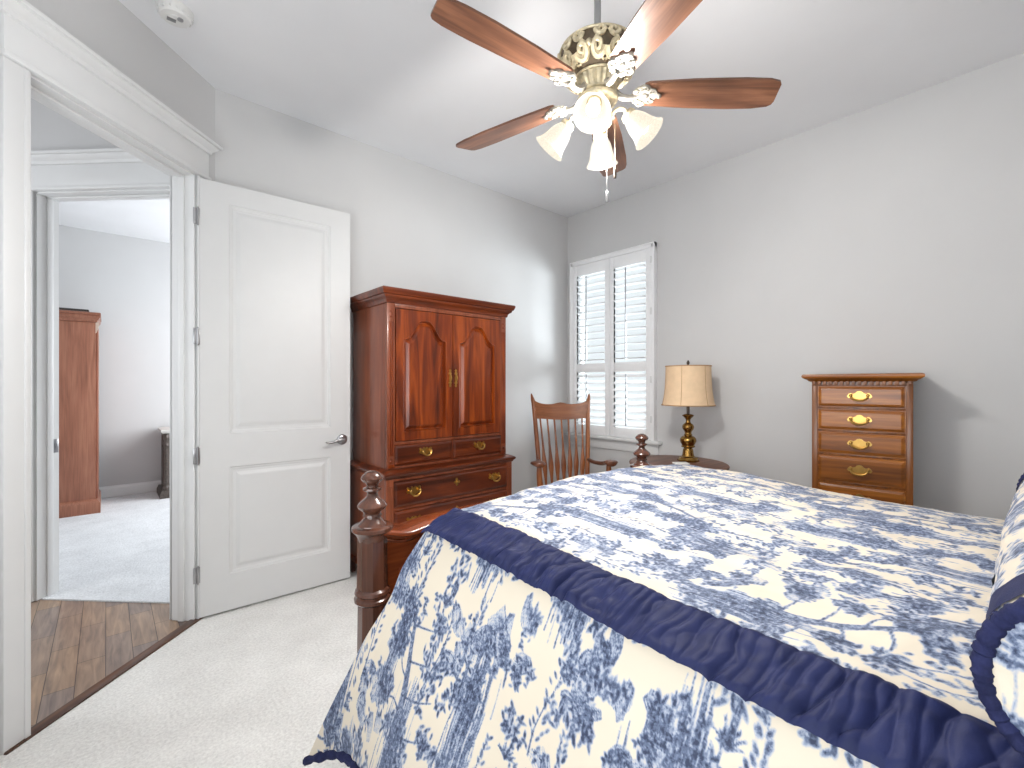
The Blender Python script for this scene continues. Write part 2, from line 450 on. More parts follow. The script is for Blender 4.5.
def door_trim(name, x0, x1, both=True, t=TH, loc=(0, 0, 0), rz=0, strike=False):
    """jamb, casing, stepped header with cap, on the -y face (and y=t face)"""
    root = thing(name, None, None, loc, rz, kind='structure')
    bm = BM()
    box(bm, x0-0.02, x0, -0.001, t+0.001, 0, DZ); box(bm, x1, x1+0.02, -0.001, t+0.001, 0, DZ); box(bm, x0-0.02, x1+0.02, -0.001, t+0.001, DZ, DZ+0.02)
    # door stops
    box(bm, x0, x0+0.012, 0.05, 0.085, 0, DZ, 0.003); box(bm, x1-0.012, x1, 0.05, 0.085, 0, DZ, 0.003); box(bm, x0, x1, 0.05, 0.085, DZ-0.012, DZ, 0.003)
    obj('jamb', bm, M['white'], root)
    for side in ((-1, 1) if both else (-1,)):
        def Y(d): return (-d if side < 0 else t+d)
        def bx(b_, xa, xb, d, za, zb, bev=0.003):
            ya, yb = sorted((Y(0), Y(d))); box(b_, xa, xb, ya, yb, za, zb, bev)
        cw = 0.085
        bm = BM()
        for xa, xb, inner in ((x0-0.006-cw, x0-0.006, 1), (x1+0.006, x1+0.006+cw, -1)):
            bx(bm, xa, xb, 0.018, 0, DZ+0.008)
            e = xb-0.02 if inner > 0 else xa
            bx(bm, e, e+0.02, 0.022, 0, DZ+0.008)
        obj('casing', bm, M['white'], root)
        bm = BM()
        a, b2 = x0-0.006-cw, x1+0.006+cw
        bx(bm, a-0.008, b2+0.008, 0.032, DZ+0.008, DZ+0.03, 0.006)
        bx(bm, a, b2, 0.02, DZ+0.03, DZ+0.165)
        prof = [(0.02, DZ+0.158), (0.028, DZ+0.162), (0.03, DZ+0.17), (0.032, DZ+0.178), (0.044, DZ+0.186), (0.052, DZ+0.196), (0.055, DZ+0.2), (0.055, DZ+0.204), (0.066, DZ+0.208), (0.068, DZ+0.214), (0.068, DZ+0.222), (0.0, DZ+0.224)]
        rows = []
        for o, z in prof:
            e = max(o-0.02, 0)
            rows.append([(a-e, Y(0), z), (a-e, Y(o), z), (b2+e, Y(o), z), (b2+e, Y(0), z)])
        V = strip(bm, rows); cap(bm, V[0])
        obj('header', bm, M['white'], root)
    if strike:
        bm = BM(); box(bm, x0, x0+0.003, 0.088, 0.121, 0.88, 0.965, 0.001); box(bm, x0+0.002, x0+0.005, 0.096, 0.112, 0.90, 0.94)
        obj('strike_plate', bm, M['chrome'], root)
    return root
door_trim('trim_1', DX0, DX1, loc=AC, rz=ROT_C)
# hall beyond: plank floor and a second cased opening into a carpeted room
E0 = -2.20
ROT_2 = R(-45)                    # second opening: local y points (0.707,0.707) away from the bedroom
W2 = Vector((-3.82, 0.713, 0)); W2 = W2 + Vector((0.7071, 0.7071, 0))*(E0 - W2.dot(Vector((0.7071, 0.7071, 0))))
bm = BM()
prism(bm, [(-3.12, 0.0), (-4.56, -1.44), (-6.6, 0.6), (-6.05, 3.05), (-3.05, 0.06)], -0.09, -0.004)
struct('hall_floor', bm, M['planks'], label=None)
bm = BM(); box(bm, DX0-0.09, DX1+0.09, -0.028, 0.022, -0.01, 0.008, 0.004)
struct('trim_2', bm, M['threshold'], loc=AC, rot=(0, 0, ROT_C))
bm = BM()
O2a, O2b = -0.125, 0.75
box(bm, -1.9, O2a-0.02, 0, TH, -0.05, H); box(bm, O2b+0.02, 0.87, 0, TH, -0.05, H); box(bm, O2a-0.02, O2b+0.02, 0, TH, DZ+0.02, H)
struct('wall_hall', bm, M['wall'], loc=W2, rot=(0, 0, ROT_2))
door_trim('trim_3', O2a, O2b, both=False, loc=W2, rz=ROT_2, strike=True)
e2 = Vector((0.7071, 0.7071, 0)); t2 = Vector((0.7071, -0.7071, 0))
pts = [W2+e2*0.02-t2*1.9, W2+e2*0.02+t2*0.87, Vector((-3.12, 0.125, 0)), Vector((-0.9, 0.125, 0)), Vector((-0.9, 3.9, 0)), Vector((-7.0, 3.9, 0))]
bm = BM(); prism(bm, [(p.x, p.y) for p in pts], -0.08, 0.004)
struct('floor_other_room', bm, M['carpet2'])
bm = BM(); box(bm, -7.5, 0.6, 3.85, 3.97, -0.05, H)
struct('wall_other_room', bm, M['wall'])
bm = BM(); box(bm, -1.0, -0.88, 0.12, 3.85, -0.05, H)
struct('wall_other_room_side', bm, M['wall'])
bm = BM(); box(bm, -7.0, -6.88, -2.0, 4.0, -0.05, H); box(bm, -7.0, -4.5, -2.1, -2.0, -0.05, H)
struct('wall_hall_end', bm, M['wall'])

def baseboard(name, x0, x1, y, sgn=-1, **k):
    bm = BM(); d = [(0, 0), (0.016, 0), (0.016, 0.10), (0.012, 0.112), (0.006, 0.118), (0.004, 0.13), (0, 0.132)]
    rows = [[(x0, y+sgn*a, z), (x1, y+sgn*a, z)] for a, z in d]
    V = strip(bm, rows); cap(bm, [r[0] for r in V]); cap(bm, [r[1] for r in V])
    struct(name, bm, M['white'], **k)
baseboard('baseboard_back', -3.1, 0, 0)
baseboard('baseboard_right', YD, -0.0, 0, loc=(0, 0, 0), rot=(0, 0, R(-90))) if False else None
bm = BM()
rows = [[(-a, YD, z), (-a, -0.0, z)] for a, z in [(0, 0), (0.016, 0), (0.016, 0.10), (0.012, 0.112), (0.006, 0.118), (0.004, 0.13), (0, 0.132)]]
strip(bm, rows); struct('baseboard_right', bm, M['white'])
baseboard('baseboard_other_room', -7.0, -0.9, 3.85)

# window in the right wall
def build_window():
    root = thing('window_1', None, None, (0, 0, 0), 0, kind='structure')
    bm = BM()
    for a, b_, c, d in ((WY0, WY0+0.02, WZ0, WZ1), (WY1-0.02, WY1, WZ0, WZ1), (WY0, WY1, WZ0, WZ0+0.03), (WY0, WY1, WZ1-0.03, WZ1), (WY0, WY1, 1.455, 1.485)):
        box(bm, 0.07, 0.115, a, b_, c, d, 0.004)
    obj('window_frame', bm, M['white'], root)
    bm = BM(); box(bm, 0.09, 0.094, WY0+0.01, WY1-0.01, WZ0+0.01, WZ1-0.01)
    obj('pane', bm, M['glass'], root)
    bm = BM()
    box(bm, -0.068, 0.07, -1.09, -0.025, 0.785, 0.812, 0.006, 3)
    obj('sill', bm, M['white'], root)
    bm = BM(); box(bm, -0.02, 0.0, -1.055, -0.06, 0.69, 0.785, 0.005)
    obj('apron', bm, M['white'], root)
    return root
build_window()

def build_shutters():
    root = thing('window_shutters', 'white plantation shutters with two louvered panels over the window', 'shutters', (0, 0, 0.81))
    z0 = -0.81
    bm = BM()   # outer frame
    for a, b_, c, d in ((-1.036, -0.998, 0.812, 2.55), (-0.106, -0.07, 0.812, 2.55)): box(bm, -0.042, 0.0, a, b_, c+z0, d+z0, 0.005)
    box(bm, -0.042, 0.0, -1.036, -0.07, 2.505+z0, 2.55+z0, 0.005)
    for a, b_, c, d in ((-1.036, -1.022, 0.812, 2.55), (-0.084, -0.07, 0.812, 2.55)): box(bm, -0.05, -0.03, a, b_, c+z0, d+z0, 0.004)
    box(bm, -0.05, -0.03, -1.036, -0.07, 2.536+z0, 2.55+z0, 0.004)
    obj('shutter_frame', bm, M['shutter'], root)
    for ya, yb, rod_y in ((-0.553, -0.108, -0.30), (-0.996, -0.557, -0.755)):
        bm = BM(); st = 0.048
        X0, X1 = -0.036, -0.008
        zb, z1, z2, z3, zt = 0.815, 0.908, 1.425, 1.512, 2.503
        ztop = 2.395
        box(bm, X0, X1, ya, ya+st, zb+z0, zt+z0, 0.003); box(bm, X0, X1, yb-st, yb, zb+z0, zt+z0, 0.003)
        box(bm, X0, X1, ya+st, yb-st, zb+z0, z1+z0, 0.003); box(bm, X0, X1, ya+st, yb-st, z2+z0, z3+z0, 0.003); box(bm, X0, X1, ya+st, yb-st, ztop+z0, zt+z0, 0.003)
        pn = obj('shutter_panel', bm, M['shutter'], root)
        for (za, zc, n, tilt) in ((z1, z2, 8, R(30)), (z3, ztop, 13, R(-7))):
            bm = BM(); pitch = (zc-za)/n
            for k in range(n):
                zc_ = za + pitch*(k+0.5) + z0; hw = 0.036
                ring = []
                for q in range(12):
                    a = 2*PI*q/12
                    lx = hw*math.cos(a); lz = 0.0052*math.sin(a)
                    # inner (room) edge tips down
                    ring.append((-0.022 + lx*math.cos(tilt) - lz*math.sin(tilt), zc_ + lx*math.sin(tilt) + lz*math.cos(tilt)))
                rows = [[(x, ya+st+0.001, z) for x, z in ring], [(x, yb-st-0.001, z) for x, z in ring]]
                V = strip(bm, rows, closed_u=True); cap(bm, V[0]); cap(bm, V[1])
            obj('louvers', bm, M['shutter'], pn)
            bm = BM(); xr = -0.022-0.036*math.cos(tilt)-0.006
            box(bm, xr-0.005, xr+0.004, rod_y-0.005, rod_y+0.005, za+0.02+z0, zc-0.02+z0, 0.002)
            obj('tilt_rod', bm, M['hinge'], pn)
    for z in (1.0, 1.35, 1.95, 2.4):
        bm = BM(); box(bm, -0.046, -0.04, -1.012, -0.992, z+z0-0.03, z+z0+0.03, 0.002); obj('hinge', bm, M['white'], root)
build_shutters()

# ---------------------------------------------------------------- bedroom door (open, standing near the back wall)
def build_door():
    p0 = Vector((-3.212, -0.128, 0)); p1 = Vector((-2.374, -0.156, 0)); d = p1-p0; Wd = d.length
    root = thing('door_1', None, None, (p0.x, p0.y, 0.012), math.atan2(d.y, d.x), kind='structure')
    HT = 2.442; zs = 0.93
    steps = [(0, 0), (0.006, 0.006), (0.014, 0.0075), (0.02, 0.011), (0.034, 0.011), (0.052, 0.004), (0.06, 0.003)]
    bm = BM()
    panelled(bm, 0, Wd, 0, zs, rectpoly(0.142, Wd-0.128, 0.205, 0.822), steps)
    panelled(bm, 0, Wd, zs, HT, rectpoly(0.142, Wd-0.128, 1.015, 2.33), steps)
    b2 = BM(); box(b2, 0, Wd, 0.0, 0.036, 0, HT)
    b2.faces.ensure_lookup_table()
    for f in list(b2.faces):
        if f.calc_center_median().y < 0.001: b2.faces.remove(f)
    me = bpy.data.meshes.new('t'); b2.to_mesh(me); b2.free(); bm.from_mesh(me); bpy.data.meshes.remove(me)
    obj('door_slab', bm, M['doorpaint'], root, smooth=5)
    for z in (0.24, 0.90, 1.563, 2.227):
        bm = BM()
        tube(bm, [(-0.008, -0.006, z-0.045), (-0.008, -0.006, z+0.045)], 0.006, 10)
        sphere(bm, (-0.008, -0.006, z+0.047), 0.005); sphere(bm, (-0.008, -0.006, z-0.047), 0.005)
        box(bm, -0.03, -0.008, -0.003, 0.0005, z-0.045, z+0.045, 0.001)
        box(bm, -0.008, 0.003, -0.003, 0.0005, z-0.045, z+0.045, 0.001)
        for k in (-0.03, 0.0, 0.03): sphere(bm, (-0.02, -0.003, z+k), 0.003)
        obj('hinge', bm, M['hinge'], root)
    for side in (-1, 1):
        bm = BM(); xz = (0.783, 0.93); y0 = 0 if side < 0 else 0.036
        Mx = Matrix.Translation((xz[0], y0, xz[1])) @ Matrix.Rotation(R(90 if side < 0 else -90), 4, 'X')
        lathe(bm, [(0.034, 0.0), (0.034, 0.006), (0.028, 0.012), (0.014, 0.014), (0.012, 0.03), (0.012, 0.055), (0.001, 0.058)], 24, Mx)
        yy = y0+side*0.05
        pts = smooth_prof([(xz[0], yy, xz[1]), (xz[0]-0.03, yy, xz[1]+0.004), (xz[0]-0.065, yy, xz[1]-0.006), (xz[0]-0.098, yy, xz[1]-0.012), (xz[0]-0.118, yy, xz[1]-0.006)], 5)
        tube(bm, pts, [0.011-0.005*i/(len(pts)-1) for i in range(len(pts))], 10)
        obj('lever_handle', bm, M['chrome'], root)
build_door()
bm = BM()
lathe(bm, [(0.072, 0.0), (0.072, -0.012), (0.066, -0.02), (0.064, -0.034), (0.056, -0.042), (0.03, -0.044), (0.028, -0.047), (0.0, -0.048)], 32)
for k in range(16):
    a = 2*PI*k/16; box(bm, 0.064*math.cos(a)-0.004, 0.064*math.cos(a)+0.004, 0.064*math.sin(a)-0.004, 0.064*math.sin(a)+0.004, -0.034, -0.022)
sd = thing('smoke_detector', 'round white smoke detector on the ceiling near the doorway', 'smoke detector', (-3.359, -0.543, H))
obj('detector_case', bm, M['plastic'], sd)
bm = BM(); lathe(bm, [(0.012, -0.046), (0.012, -0.051), (0.0, -0.052)], 16, Matrix.Translation((0.018, -0.018, 0)))
obj('test_button', bm, M['hinge'], sd)
bm = BM(); box(bm, -0.03, 0.004, -0.004, 0.02, -0.049, -0.046); obj('grille', bm, M['rod'], sd)

# ---------------------------------------------------------------- brass pulls
def bail_pull(parent, x, y, z, s=1.0, mat=None, oval=False):
    bm = BM()
    half = ([(0, .014), (.006, .02), (.012, .017), (.016, .011), (.022, .016), (.029, .02), (.034, .014), (.03, .006), (.036, .001), (.032, -.006), (.024, -.008), (.017, -.012), (.009, -.013), (.004, -.02), (0, -.024)]
            if not oval else
            [(0, .022), (.008, .02), (.014, .013), (.022, .010), (.03, .014), (.037, .009), (.042, .0), (.037, -.007), (.029, -.006), (.024, -.012), (.014, -.016), (.006, -.017), (0, -.022)])
    poly = [(a*s, b_*s) for a, b_ in half] + [(-a*s, b_*s) for a, b_ in half[-2:0:-1]]
    prism(bm, poly, 0, -0.003, Matrix.Translation((x, y, z)) @ XZ)
    w_ = (0.022 if not oval else 0.028)*s
    for k in (-1, 1):
        tube(bm, [(x+k*w_, y, z+.004*s), (x+k*w_, y-0.016*s, z+.004*s)], 0.0038*s, 8)
        sphere(bm, (x+k*w_, y-0.016*s, z+.004*s), 0.006*s)
    pts = [(x + w_*math.cos(a)*1.05, y-0.018*s-0.004*s*math.sin(-a), z+.004*s + 0.021*s*math.sin(a)) for a in [PI + PI*i/12 for i in range(13)]]
    tube(bm, pts, [0.0028*s + 0.0016*s*math.sin(PI*i/12) for i in range(13)], 8)
    return obj('pull', bm, mat or M['brass'], parent)

def escutcheon(parent, x, y, z, s=1.0):
    bm = BM(); q = [(0, .02), (.007, .013), (.006, .006), (.015, .006), (.018, 0), (.014, -.006), (.006, -.006), (.006, -.014), (0, -.02)]
    prism(bm, [(a*s, b_*s) for a, b_ in q] + [(-a*s, b_*s) for a, b_ in q[-2:0:-1]], 0, -0.003, Matrix.Translation((x, y, z)) @ XZ)
    sphere(bm, (x, y-0.003, z), 0.004*s)
    return obj('keyhole_plate', bm, M['brass'], parent)

def drawer_front(name, parent, x0, x1, z0, z1, yf, mat, T=0.02):
    bm = BM()
    panelled(bm, x0, x1, z0, z1, rectpoly(x0+0.004, x1-0.004, z0+0.004, z1-0.004), [(0, 0), (0.003, -0.003), (0.012, -0.008), (0.016, -0.009)], T=T, n=16, yf=yf)
    return obj(name, bm, mat, parent, smooth=8)

# ---------------------------------------------------------------- armoire
def build_armoire():
    root = thing('armoire', 'cherry wood armoire with two arched panel doors against the back wall', 'armoire', (-1.8125, -0.018, 0))
    hu, yu = 0.487, -0.527            # upper case half width, front (local y)
    hl, yl = 0.512, -0.567
    bm = BM()
    box(bm, -hu, hu, yu+0.022, -0.01, 0.765, 1.85, 0.002)
    # face frame
    box(bm, -hu, -hu+0.056, yu, yu+0.03, 0.775, 1.84, 0.002); box(bm, hu-0.056, hu, yu, yu+0.03, 0.775, 1.84, 0.002)
    box(bm, -hu+0.05, hu-0.05, yu, yu+0.03, 1.79, 1.84, 0.001)
    box(bm, -hu+0.05, hu-0.05, yu+0.004, yu+0.03, 0.925, 0.945, 0.001); box(bm, -hu+0.05, hu-0.05, yu+0.004, yu+0.03, 0.775, 0.792, 0.001); box(bm, -0.008, 0.008, yu+0.004, yu+0.03, 0.79, 0.93, 0.001)
    obj('upper_case', bm, M['cherry_side'], root)
    for s in (-1, 1):
        bm = BM()   # fluted pilaster strips with chamfer stops
        xa = s*(hu-0.026)
        for dx in (-0.012, 0.0, 0.012):
            tube(bm, [(xa+dx, yu-0.001, 0.86), (xa+dx, yu-0.001, 1.70)], 0.0045, 8)
        for z in (1.735, 1.765): sphere(bm, (xa, yu, z), 0.009, (1, .6, 1))
        sphere(bm, (xa, yu, 0.825), 0.012, (1, .6, 1)); box(bm, xa-0.02, xa+0.02, yu-0.006, yu+0.002, 0.785, 0.808, 0.002)
        obj('pilaster', bm, M['cherry_z'], root)
    bm = BM()
    moulding(bm, -hu, hu, yu, -0.005, [(0.0, 1.815), (0.008, 1.817), (0.01, 1.828), (0.012, 1.838), (0.02, 1.846), (0.03, 1.852), (0.034, 1.858), (0.034, 1.865), (0.042, 1.868), (0.046, 1.876), (0.05, 1.887), (0.052, 1.892), (0.052, 1.902), (0.048, 1.906)])
    obj('cornice', bm, M['cherry_x'], root)
    # doors
    zb, zt = 0.949, 1.785
    wd = 0.425
    for s in (-1, 1):
        x0 = -0.003-wd if s < 0 else 0.003
        x1 = x0+wd
        pl, pr, pb, ps, pt = x0+0.052, x1-0.052, zb+0.055, zb+0.648, zb+0.775
        def arch(ins):
            cx = (pl+pr)/2; hw = (pr-pl)/2-ins; sh = ps-ins*0.75; tp = pt-ins
            q = [(cx-hw, pb+ins), (cx+hw, pb+ins), (cx+hw, sh)]
            K = 28
            for k in range(1, K):
                u = 1-2*k/K; a = abs(u)
                # ogee: small shoulder, then a rising curve to a rounded crown
                if a > 0.86: f = 0.06*math.sin((1-a)/0.14*PI/2)
                else:
                    t = (0.86-a)/0.86
                    f = 0.06 + 0.94*(0.5-0.5*math.cos(PI*min(1, t*1.18)))**0.9
                q.append((cx+u*hw, sh+(tp-sh)*f))
            q.append((cx-hw, sh))
            return q
        bm = BM()
        panelled(bm, x0, x1, zb, zt, arch(0), [(0, 0), (0.003, -0.003), (0.007, -0.003), (0.010, 0.006), (0.013, 0.016), (0.018, 0.016), (0.036, 0.002), (0.040, -0.001)], T=0.022, n=64, yf=yu-0.004, inner=arch)
        d = obj('door', bm, M['cherry_z'], root, smooth=9)
        bm = BM(); xh = s*0.024; zh = 1.35; yh = yu-0.004
        prism(bm, [(xh+a*1.5, zh+b_*1.25) for a, b_ in [(0, .05), (.006, .044), (.004, .034), (.009, .026), (.004, .016), (.006, .0), (.004, -.016), (.009, -.026), (.004, -.034), (.006, -.044), (0, -.05), (-.006, -.044), (-.004, -.034), (-.009, -.026), (-.004, -.016), (-.006, 0), (-.004, .016), (-.009, .026), (-.004, .034), (-.006, .044)]], yh, yh-0.003, XZ)
        pts = [(xh, yh-0.004-0.016*math.sin(PI*i/10), zh+0.03-0.06*i/10) for i in range(11)]
        tube(bm, pts, 0.0034, 8); sphere(bm, (xh, yh-0.004, zh+0.03), 0.006); sphere(bm, (xh, yh-0.004, zh-0.03), 0.006)
        obj('door_pull', bm, M['brass'], d)
    for s in (-1, 1):
        x0, x1 = (-0.437, -0.006) if s < 0 else (0.006, 0.437)
        d = drawer_front('drawer', root, x0, x1, 0.795, 0.924, yu-0.002, M['cherry_x'])
        bail_pull(d, (x0+x1)/2, yu-0.011, 0.868, 1.4)
    # lower case
    bm = BM()
    box(bm, -hl, hl, yl+0.02, -0.005, 0.10, 0.745, 0.002)
    box(bm, -hl, -hl+0.05, yl, yl+0.03, 0.10, 0.745, 0.002); box(bm, hl-0.05, hl, yl, yl+0.03, 0.10, 0.745, 0.002)
    for za, zc in ((0.705, 0.745), (0.522, 0.54), (0.325, 0.345), (0.12, 0.15)): box(bm, -hl+0.04, hl-0.04, yl+0.004, yl+0.03, za, zc, 0.001)
    for s in (-1, 1):
        for dx in (-0.011, 0, 0.011): tube(bm, [(s*(hl-0.025)+dx, yl-0.001, 0.2), (s*(hl-0.025)+dx, yl-0.001, 0.68)], 0.004, 8)
    obj('lower_case', bm, M['cherry_side'], root)
    bm = BM()
    moulding(bm, -hl, hl, yl, -0.004, [(0.0, 0.722), (0.006, 0.726), (0.010, 0.735), (0.018, 0.742), (0.022, 0.748), (0.022, 0.756), (0.014, 0.762), (0.002, 0.768), (-0.02, 0.776), (-0.035, 0.779)])
    obj('waist_moulding', bm, M['cherry_x'], root)
    for za, zc in ((0.542, 0.703), (0.347, 0.52), (0.152, 0.323)):
        d = drawer_front('drawer', root, -0.46, 0.46, za, zc, yl-0.002, M['cherry_x'])
        for x in (-0.33, 0.33): bail_pull(d, x, yl-0.011, (za+zc)/2+0.01, 1.5)
        escutcheon(d, 0, yl-0.011, (za+zc)/2+0.02, 1.4)
    bm = BM()
    moulding(bm, -hl, hl, yl, -0.004, [(0.002, 0.13), (0.012, 0.122), (0.016, 0.112), (0.016, 0.1), (0.0, 0.098)])
    def foot(flip, side):
        prof = [(0, 0), (0.09, 0), (0.1, 0.02), (0.098, 0.04), (0.12, 0.06), (0.15, 0.075), (0.2, 0.1), (0, 0.1)]
        if side == 'f': prism(bm, [(flip*(a-hl-0.014), z) for a, z in prof], yl-0.014, yl+0.012, XZ)
        else: prism(bm, [(yl-0.014+a, z) for a, z in prof], flip*(hl+0.014), flip*(hl-0.012), Matrix(((0, 0, 1, 0), (1, 0, 0, 0), (0, 1, 0, 0), (0, 0, 0, 1))))
    for f in (1, -1): foot(f, 'f'); foot(f, 's')
    box(bm, -hl, -hl+0.03, -0.04, -0.005, 0, 0.1); box(bm, hl-0.03, hl, -0.04, -0.005, 0, 0.1)
    obj('bracket_base', bm, M['cherry_x'], root)
build_armoire()

# ---------------------------------------------------------------- chest of drawers
def build_chest():
    rz = R(-90+7)
    root = thing('chest_of_drawers', 'tall narrow honey brown chest of five drawers against the right wall', 'chest', (-0.074, -2.511, 0), rz)
    hw, yf = 0.226, -0.375
    bm = BM()
    box(bm, -hw, hw, yf+0.02, 0, 0.06, 1.335, 0.002)
    box(bm, -hw, -hw+0.03, yf, yf+0.03, 0.06, 1.325, 0.003); box(bm, hw-0.03, hw, yf, yf+0.03, 0.06, 1.325, 0.003)
    rails = [1.305, 1.172, 1.04, 0.905, 0.745, 0.585, 0.42, 0.25, 0.1]
    for z in rails: box(bm, -hw+0.025, hw-0.025, yf+0.003, yf+0.03, z-0.006, z+0.006, 0.001)
    box(bm, -hw+0.02, hw-0.02, yf+0.001, yf+0.03, 1.305, 1.33)
    obj('case', bm, M['pecan_z'], root)
    bm = BM()
    moulding(bm, -hw, hw, yf, 0.0, [(0.004, 1.322), (0.014, 1.326), (0.02, 1.334), (0.03, 1.338), (0.036, 1.342), (0.044, 1.348), (0.046, 1.356), (0.044, 1.364), (0.036, 1.368)])
    obj('top', bm, M['pecan_x'], root)
    bm = BM()
    n = 17
    for k in range(n):
        x = -hw+0.012 + (2*hw-0.024)*k/(n-1); box(bm, x-0.0075, x+0.0075, yf-0.014, yf+0.002, 1.306, 1.325, 0.001)
    obj('dentil_trim', bm, M['pecan_z'], root)
    for za, zc in zip(rails[1:], rails[:-1]):
        d = drawer_front('drawer', root, -hw+0.03, hw-0.03, za+0.006, zc-0.006, yf-0.002, M['pecan_x'])
        bail_pull(d, 0, yf-0.011, (za+zc)/2+0.002, 1.35, oval=True)
    bm = BM()
    moulding(bm, -hw, hw, yf, 0.0, [(0.002, 0.11), (0.012, 0.1), (0.016, 0.085), (0.018, 0.0)])
    obj('plinth', bm, M['pecan_z'], root)
build_chest()

# ---------------------------------------------------------------- bed
PN = Vector((-2.998, -1.86, 0)); PF = Vector((-1.50, -1.835, 0))
def post_mesh(foot=True, top=1.05):
    bm = BM()
    P = [(0.0001, 1.05), (0.008, 1.049), (0.02, 1.042), (0.030, 1.028), (0.034, 1.016), (0.030, 1.005), (0.020, 0.994), (0.017, 0.985), (0.0175, 0.978), (0.027, 0.973), (0.0275, 0.965), (0.018, 0.957), (0.0145, 0.948), (0.018, 0.935), (0.028, 0.922), (0.039, 0.908), (0.044, 0.896), (0.040, 0.884), (0.028, 0.870), (0.025, 0.862), (0.027, 0.857), (0.028, 0.851), (0.024, 0.847), (0.0245, 0.842), (0.028, 0.836), (0.035, 0.824), (0.041, 0.815), (0.042, 0.808)]
    # stretch to the heights seen in the photograph
    P = [(r, 0.885+(z-0.808)*(0.165/0.242)) for r, z in P]
    lathe(bm, P, 32)
    lathe(bm, [(0.054, 0.886), (0.060, 0.882), (0.060, 0.873), (0.054, 0.867), (0.048, 0.860), (0.044, 0.852), (0.040, 0.84)], 32)
    # octagonal column
    oct_ = lambda z0, r0, z1, r1: lathe(bm, [(r0, z0), (r1, z1)], 8, Matrix.Rotation(R(22.5), 4, 'Z'))
    oct_(0.845, 0.043, 0.692, 0.045)
    lathe(bm, [(0.043, 0.70), (0.050, 0.694), (0.052, 0.686), (0.046, 0.68), (0.046, 0.676), (0.053, 0.671), (0.053, 0.663), (0.045, 0.655)], 32)
    oct_(0.66, 0.042, 0.30, 0.047)
    lathe(bm, [(0.047, 0.30), (0.055, 0.29), (0.055, 0.27), (0.04, 0.255), (0.04, 0.24), (0.055, 0.22), (0.05, 0.12), (0.035, 0.05), (0.04, 0.03), (0.04, 0.0)], 28)
    return bm
def build_bed():
    root = thing('bed', 'dark wood bed with turned finial posts at its footboard', 'bed', (PN.x, PN.y, 0))
    L = PF-PN
    o = obj('foot_post', post_mesh(), M['bed'], root, loc=(0, 0, 0), smooth=35)
    o2 = obj('foot_post', post_mesh(), M['bed'], root, loc=L, smooth=35)
    ang = math.atan2(L.y, L.x); W = L.length
    def zc(x):
        t = abs(2*x/W-1)         # 1 at the posts, 0 at mid
        e = 1-t
        return 0.852 + 0.016*math.exp(-(e/0.07)**2) - 0.010*math.exp(-((e-0.14)/0.08)**2)
    bm = BM(); n = 60
    poly = [(W*k/n, zc(W*k/n)-0.03) for k in range(n+1)] + [(W, 0.28), (0, 0.28)]
    prism(bm, poly, -0.016, 0.016, XZ)
    for xa, xb in ((0.08, 0.5*W-0.04), (0.5*W+0.04, W-0.08)): box(bm, xa, xb, -0.022, 0.022, 0.42, 0.74, 0.004)
    obj('footboard', bm, M['bed_x'], root, rot=(0, 0, ang))
    bm = BM()
    sec = [(-0.046, -0.006), (-0.052, 0.0), (-0.051, 0.008), (-0.044, 0.013), (0.044, 0.013), (0.051, 0.008), (0.052, 0.0), (0.046, -0.006), (0.02, -0.02), (-0.02, -0.02)]
    rows = [[(W*k/n, y, zc(W*k/n)+z) for y, z in sec] for k in range(n+1)]
    V = strip(bm, rows, closed_u=True); cap(bm, V[0]); cap(bm, V[-1])
    obj('cap_rail', bm, M['bed_x'], root, rot=(0, 0, ang), smooth=50)
    ylen = YD+0.16-PN.y
    for x in (0.035, W-0.035-0.03):
        bm = BM(); box(bm, x, x+0.03, ylen, -0.03, 0.28, 0.46, 0.004); obj('side_rail', bm, M['bed_x'], root)
    for x in (0, L.x):
        bm = BM(); lathe(bm, [(0.045, 0), (0.045, 1.2), (0.055, 1.21), (0.055, 1.23), (0.03, 1.25), (0.04, 1.29), (0.02, 1.33), (0.0, 1.34)], 24)
        obj('head_post', bm, M['bed'], root, loc=(x, ylen-0.03, 0))
    bm = BM(); poly = [(W*k/n, 1.1+0.22*math.sin(PI*k/n)) for k in range(n+1)] + [(W, 0.3), (0, 0.3)]
    prism(bm, poly, ylen-0.05, ylen-0.015, XZ)
    obj('headboard', bm, M['bed_x'], root)
    bm = BM()
    for k in range(10):
        y = -0.2 - k*0.2; box(bm, 0.04, W-0.04, y-0.035, y+0.035, 0.40, 0.42, 0.002)
    obj('slats', bm, M['bed_x'], root)
build_bed()

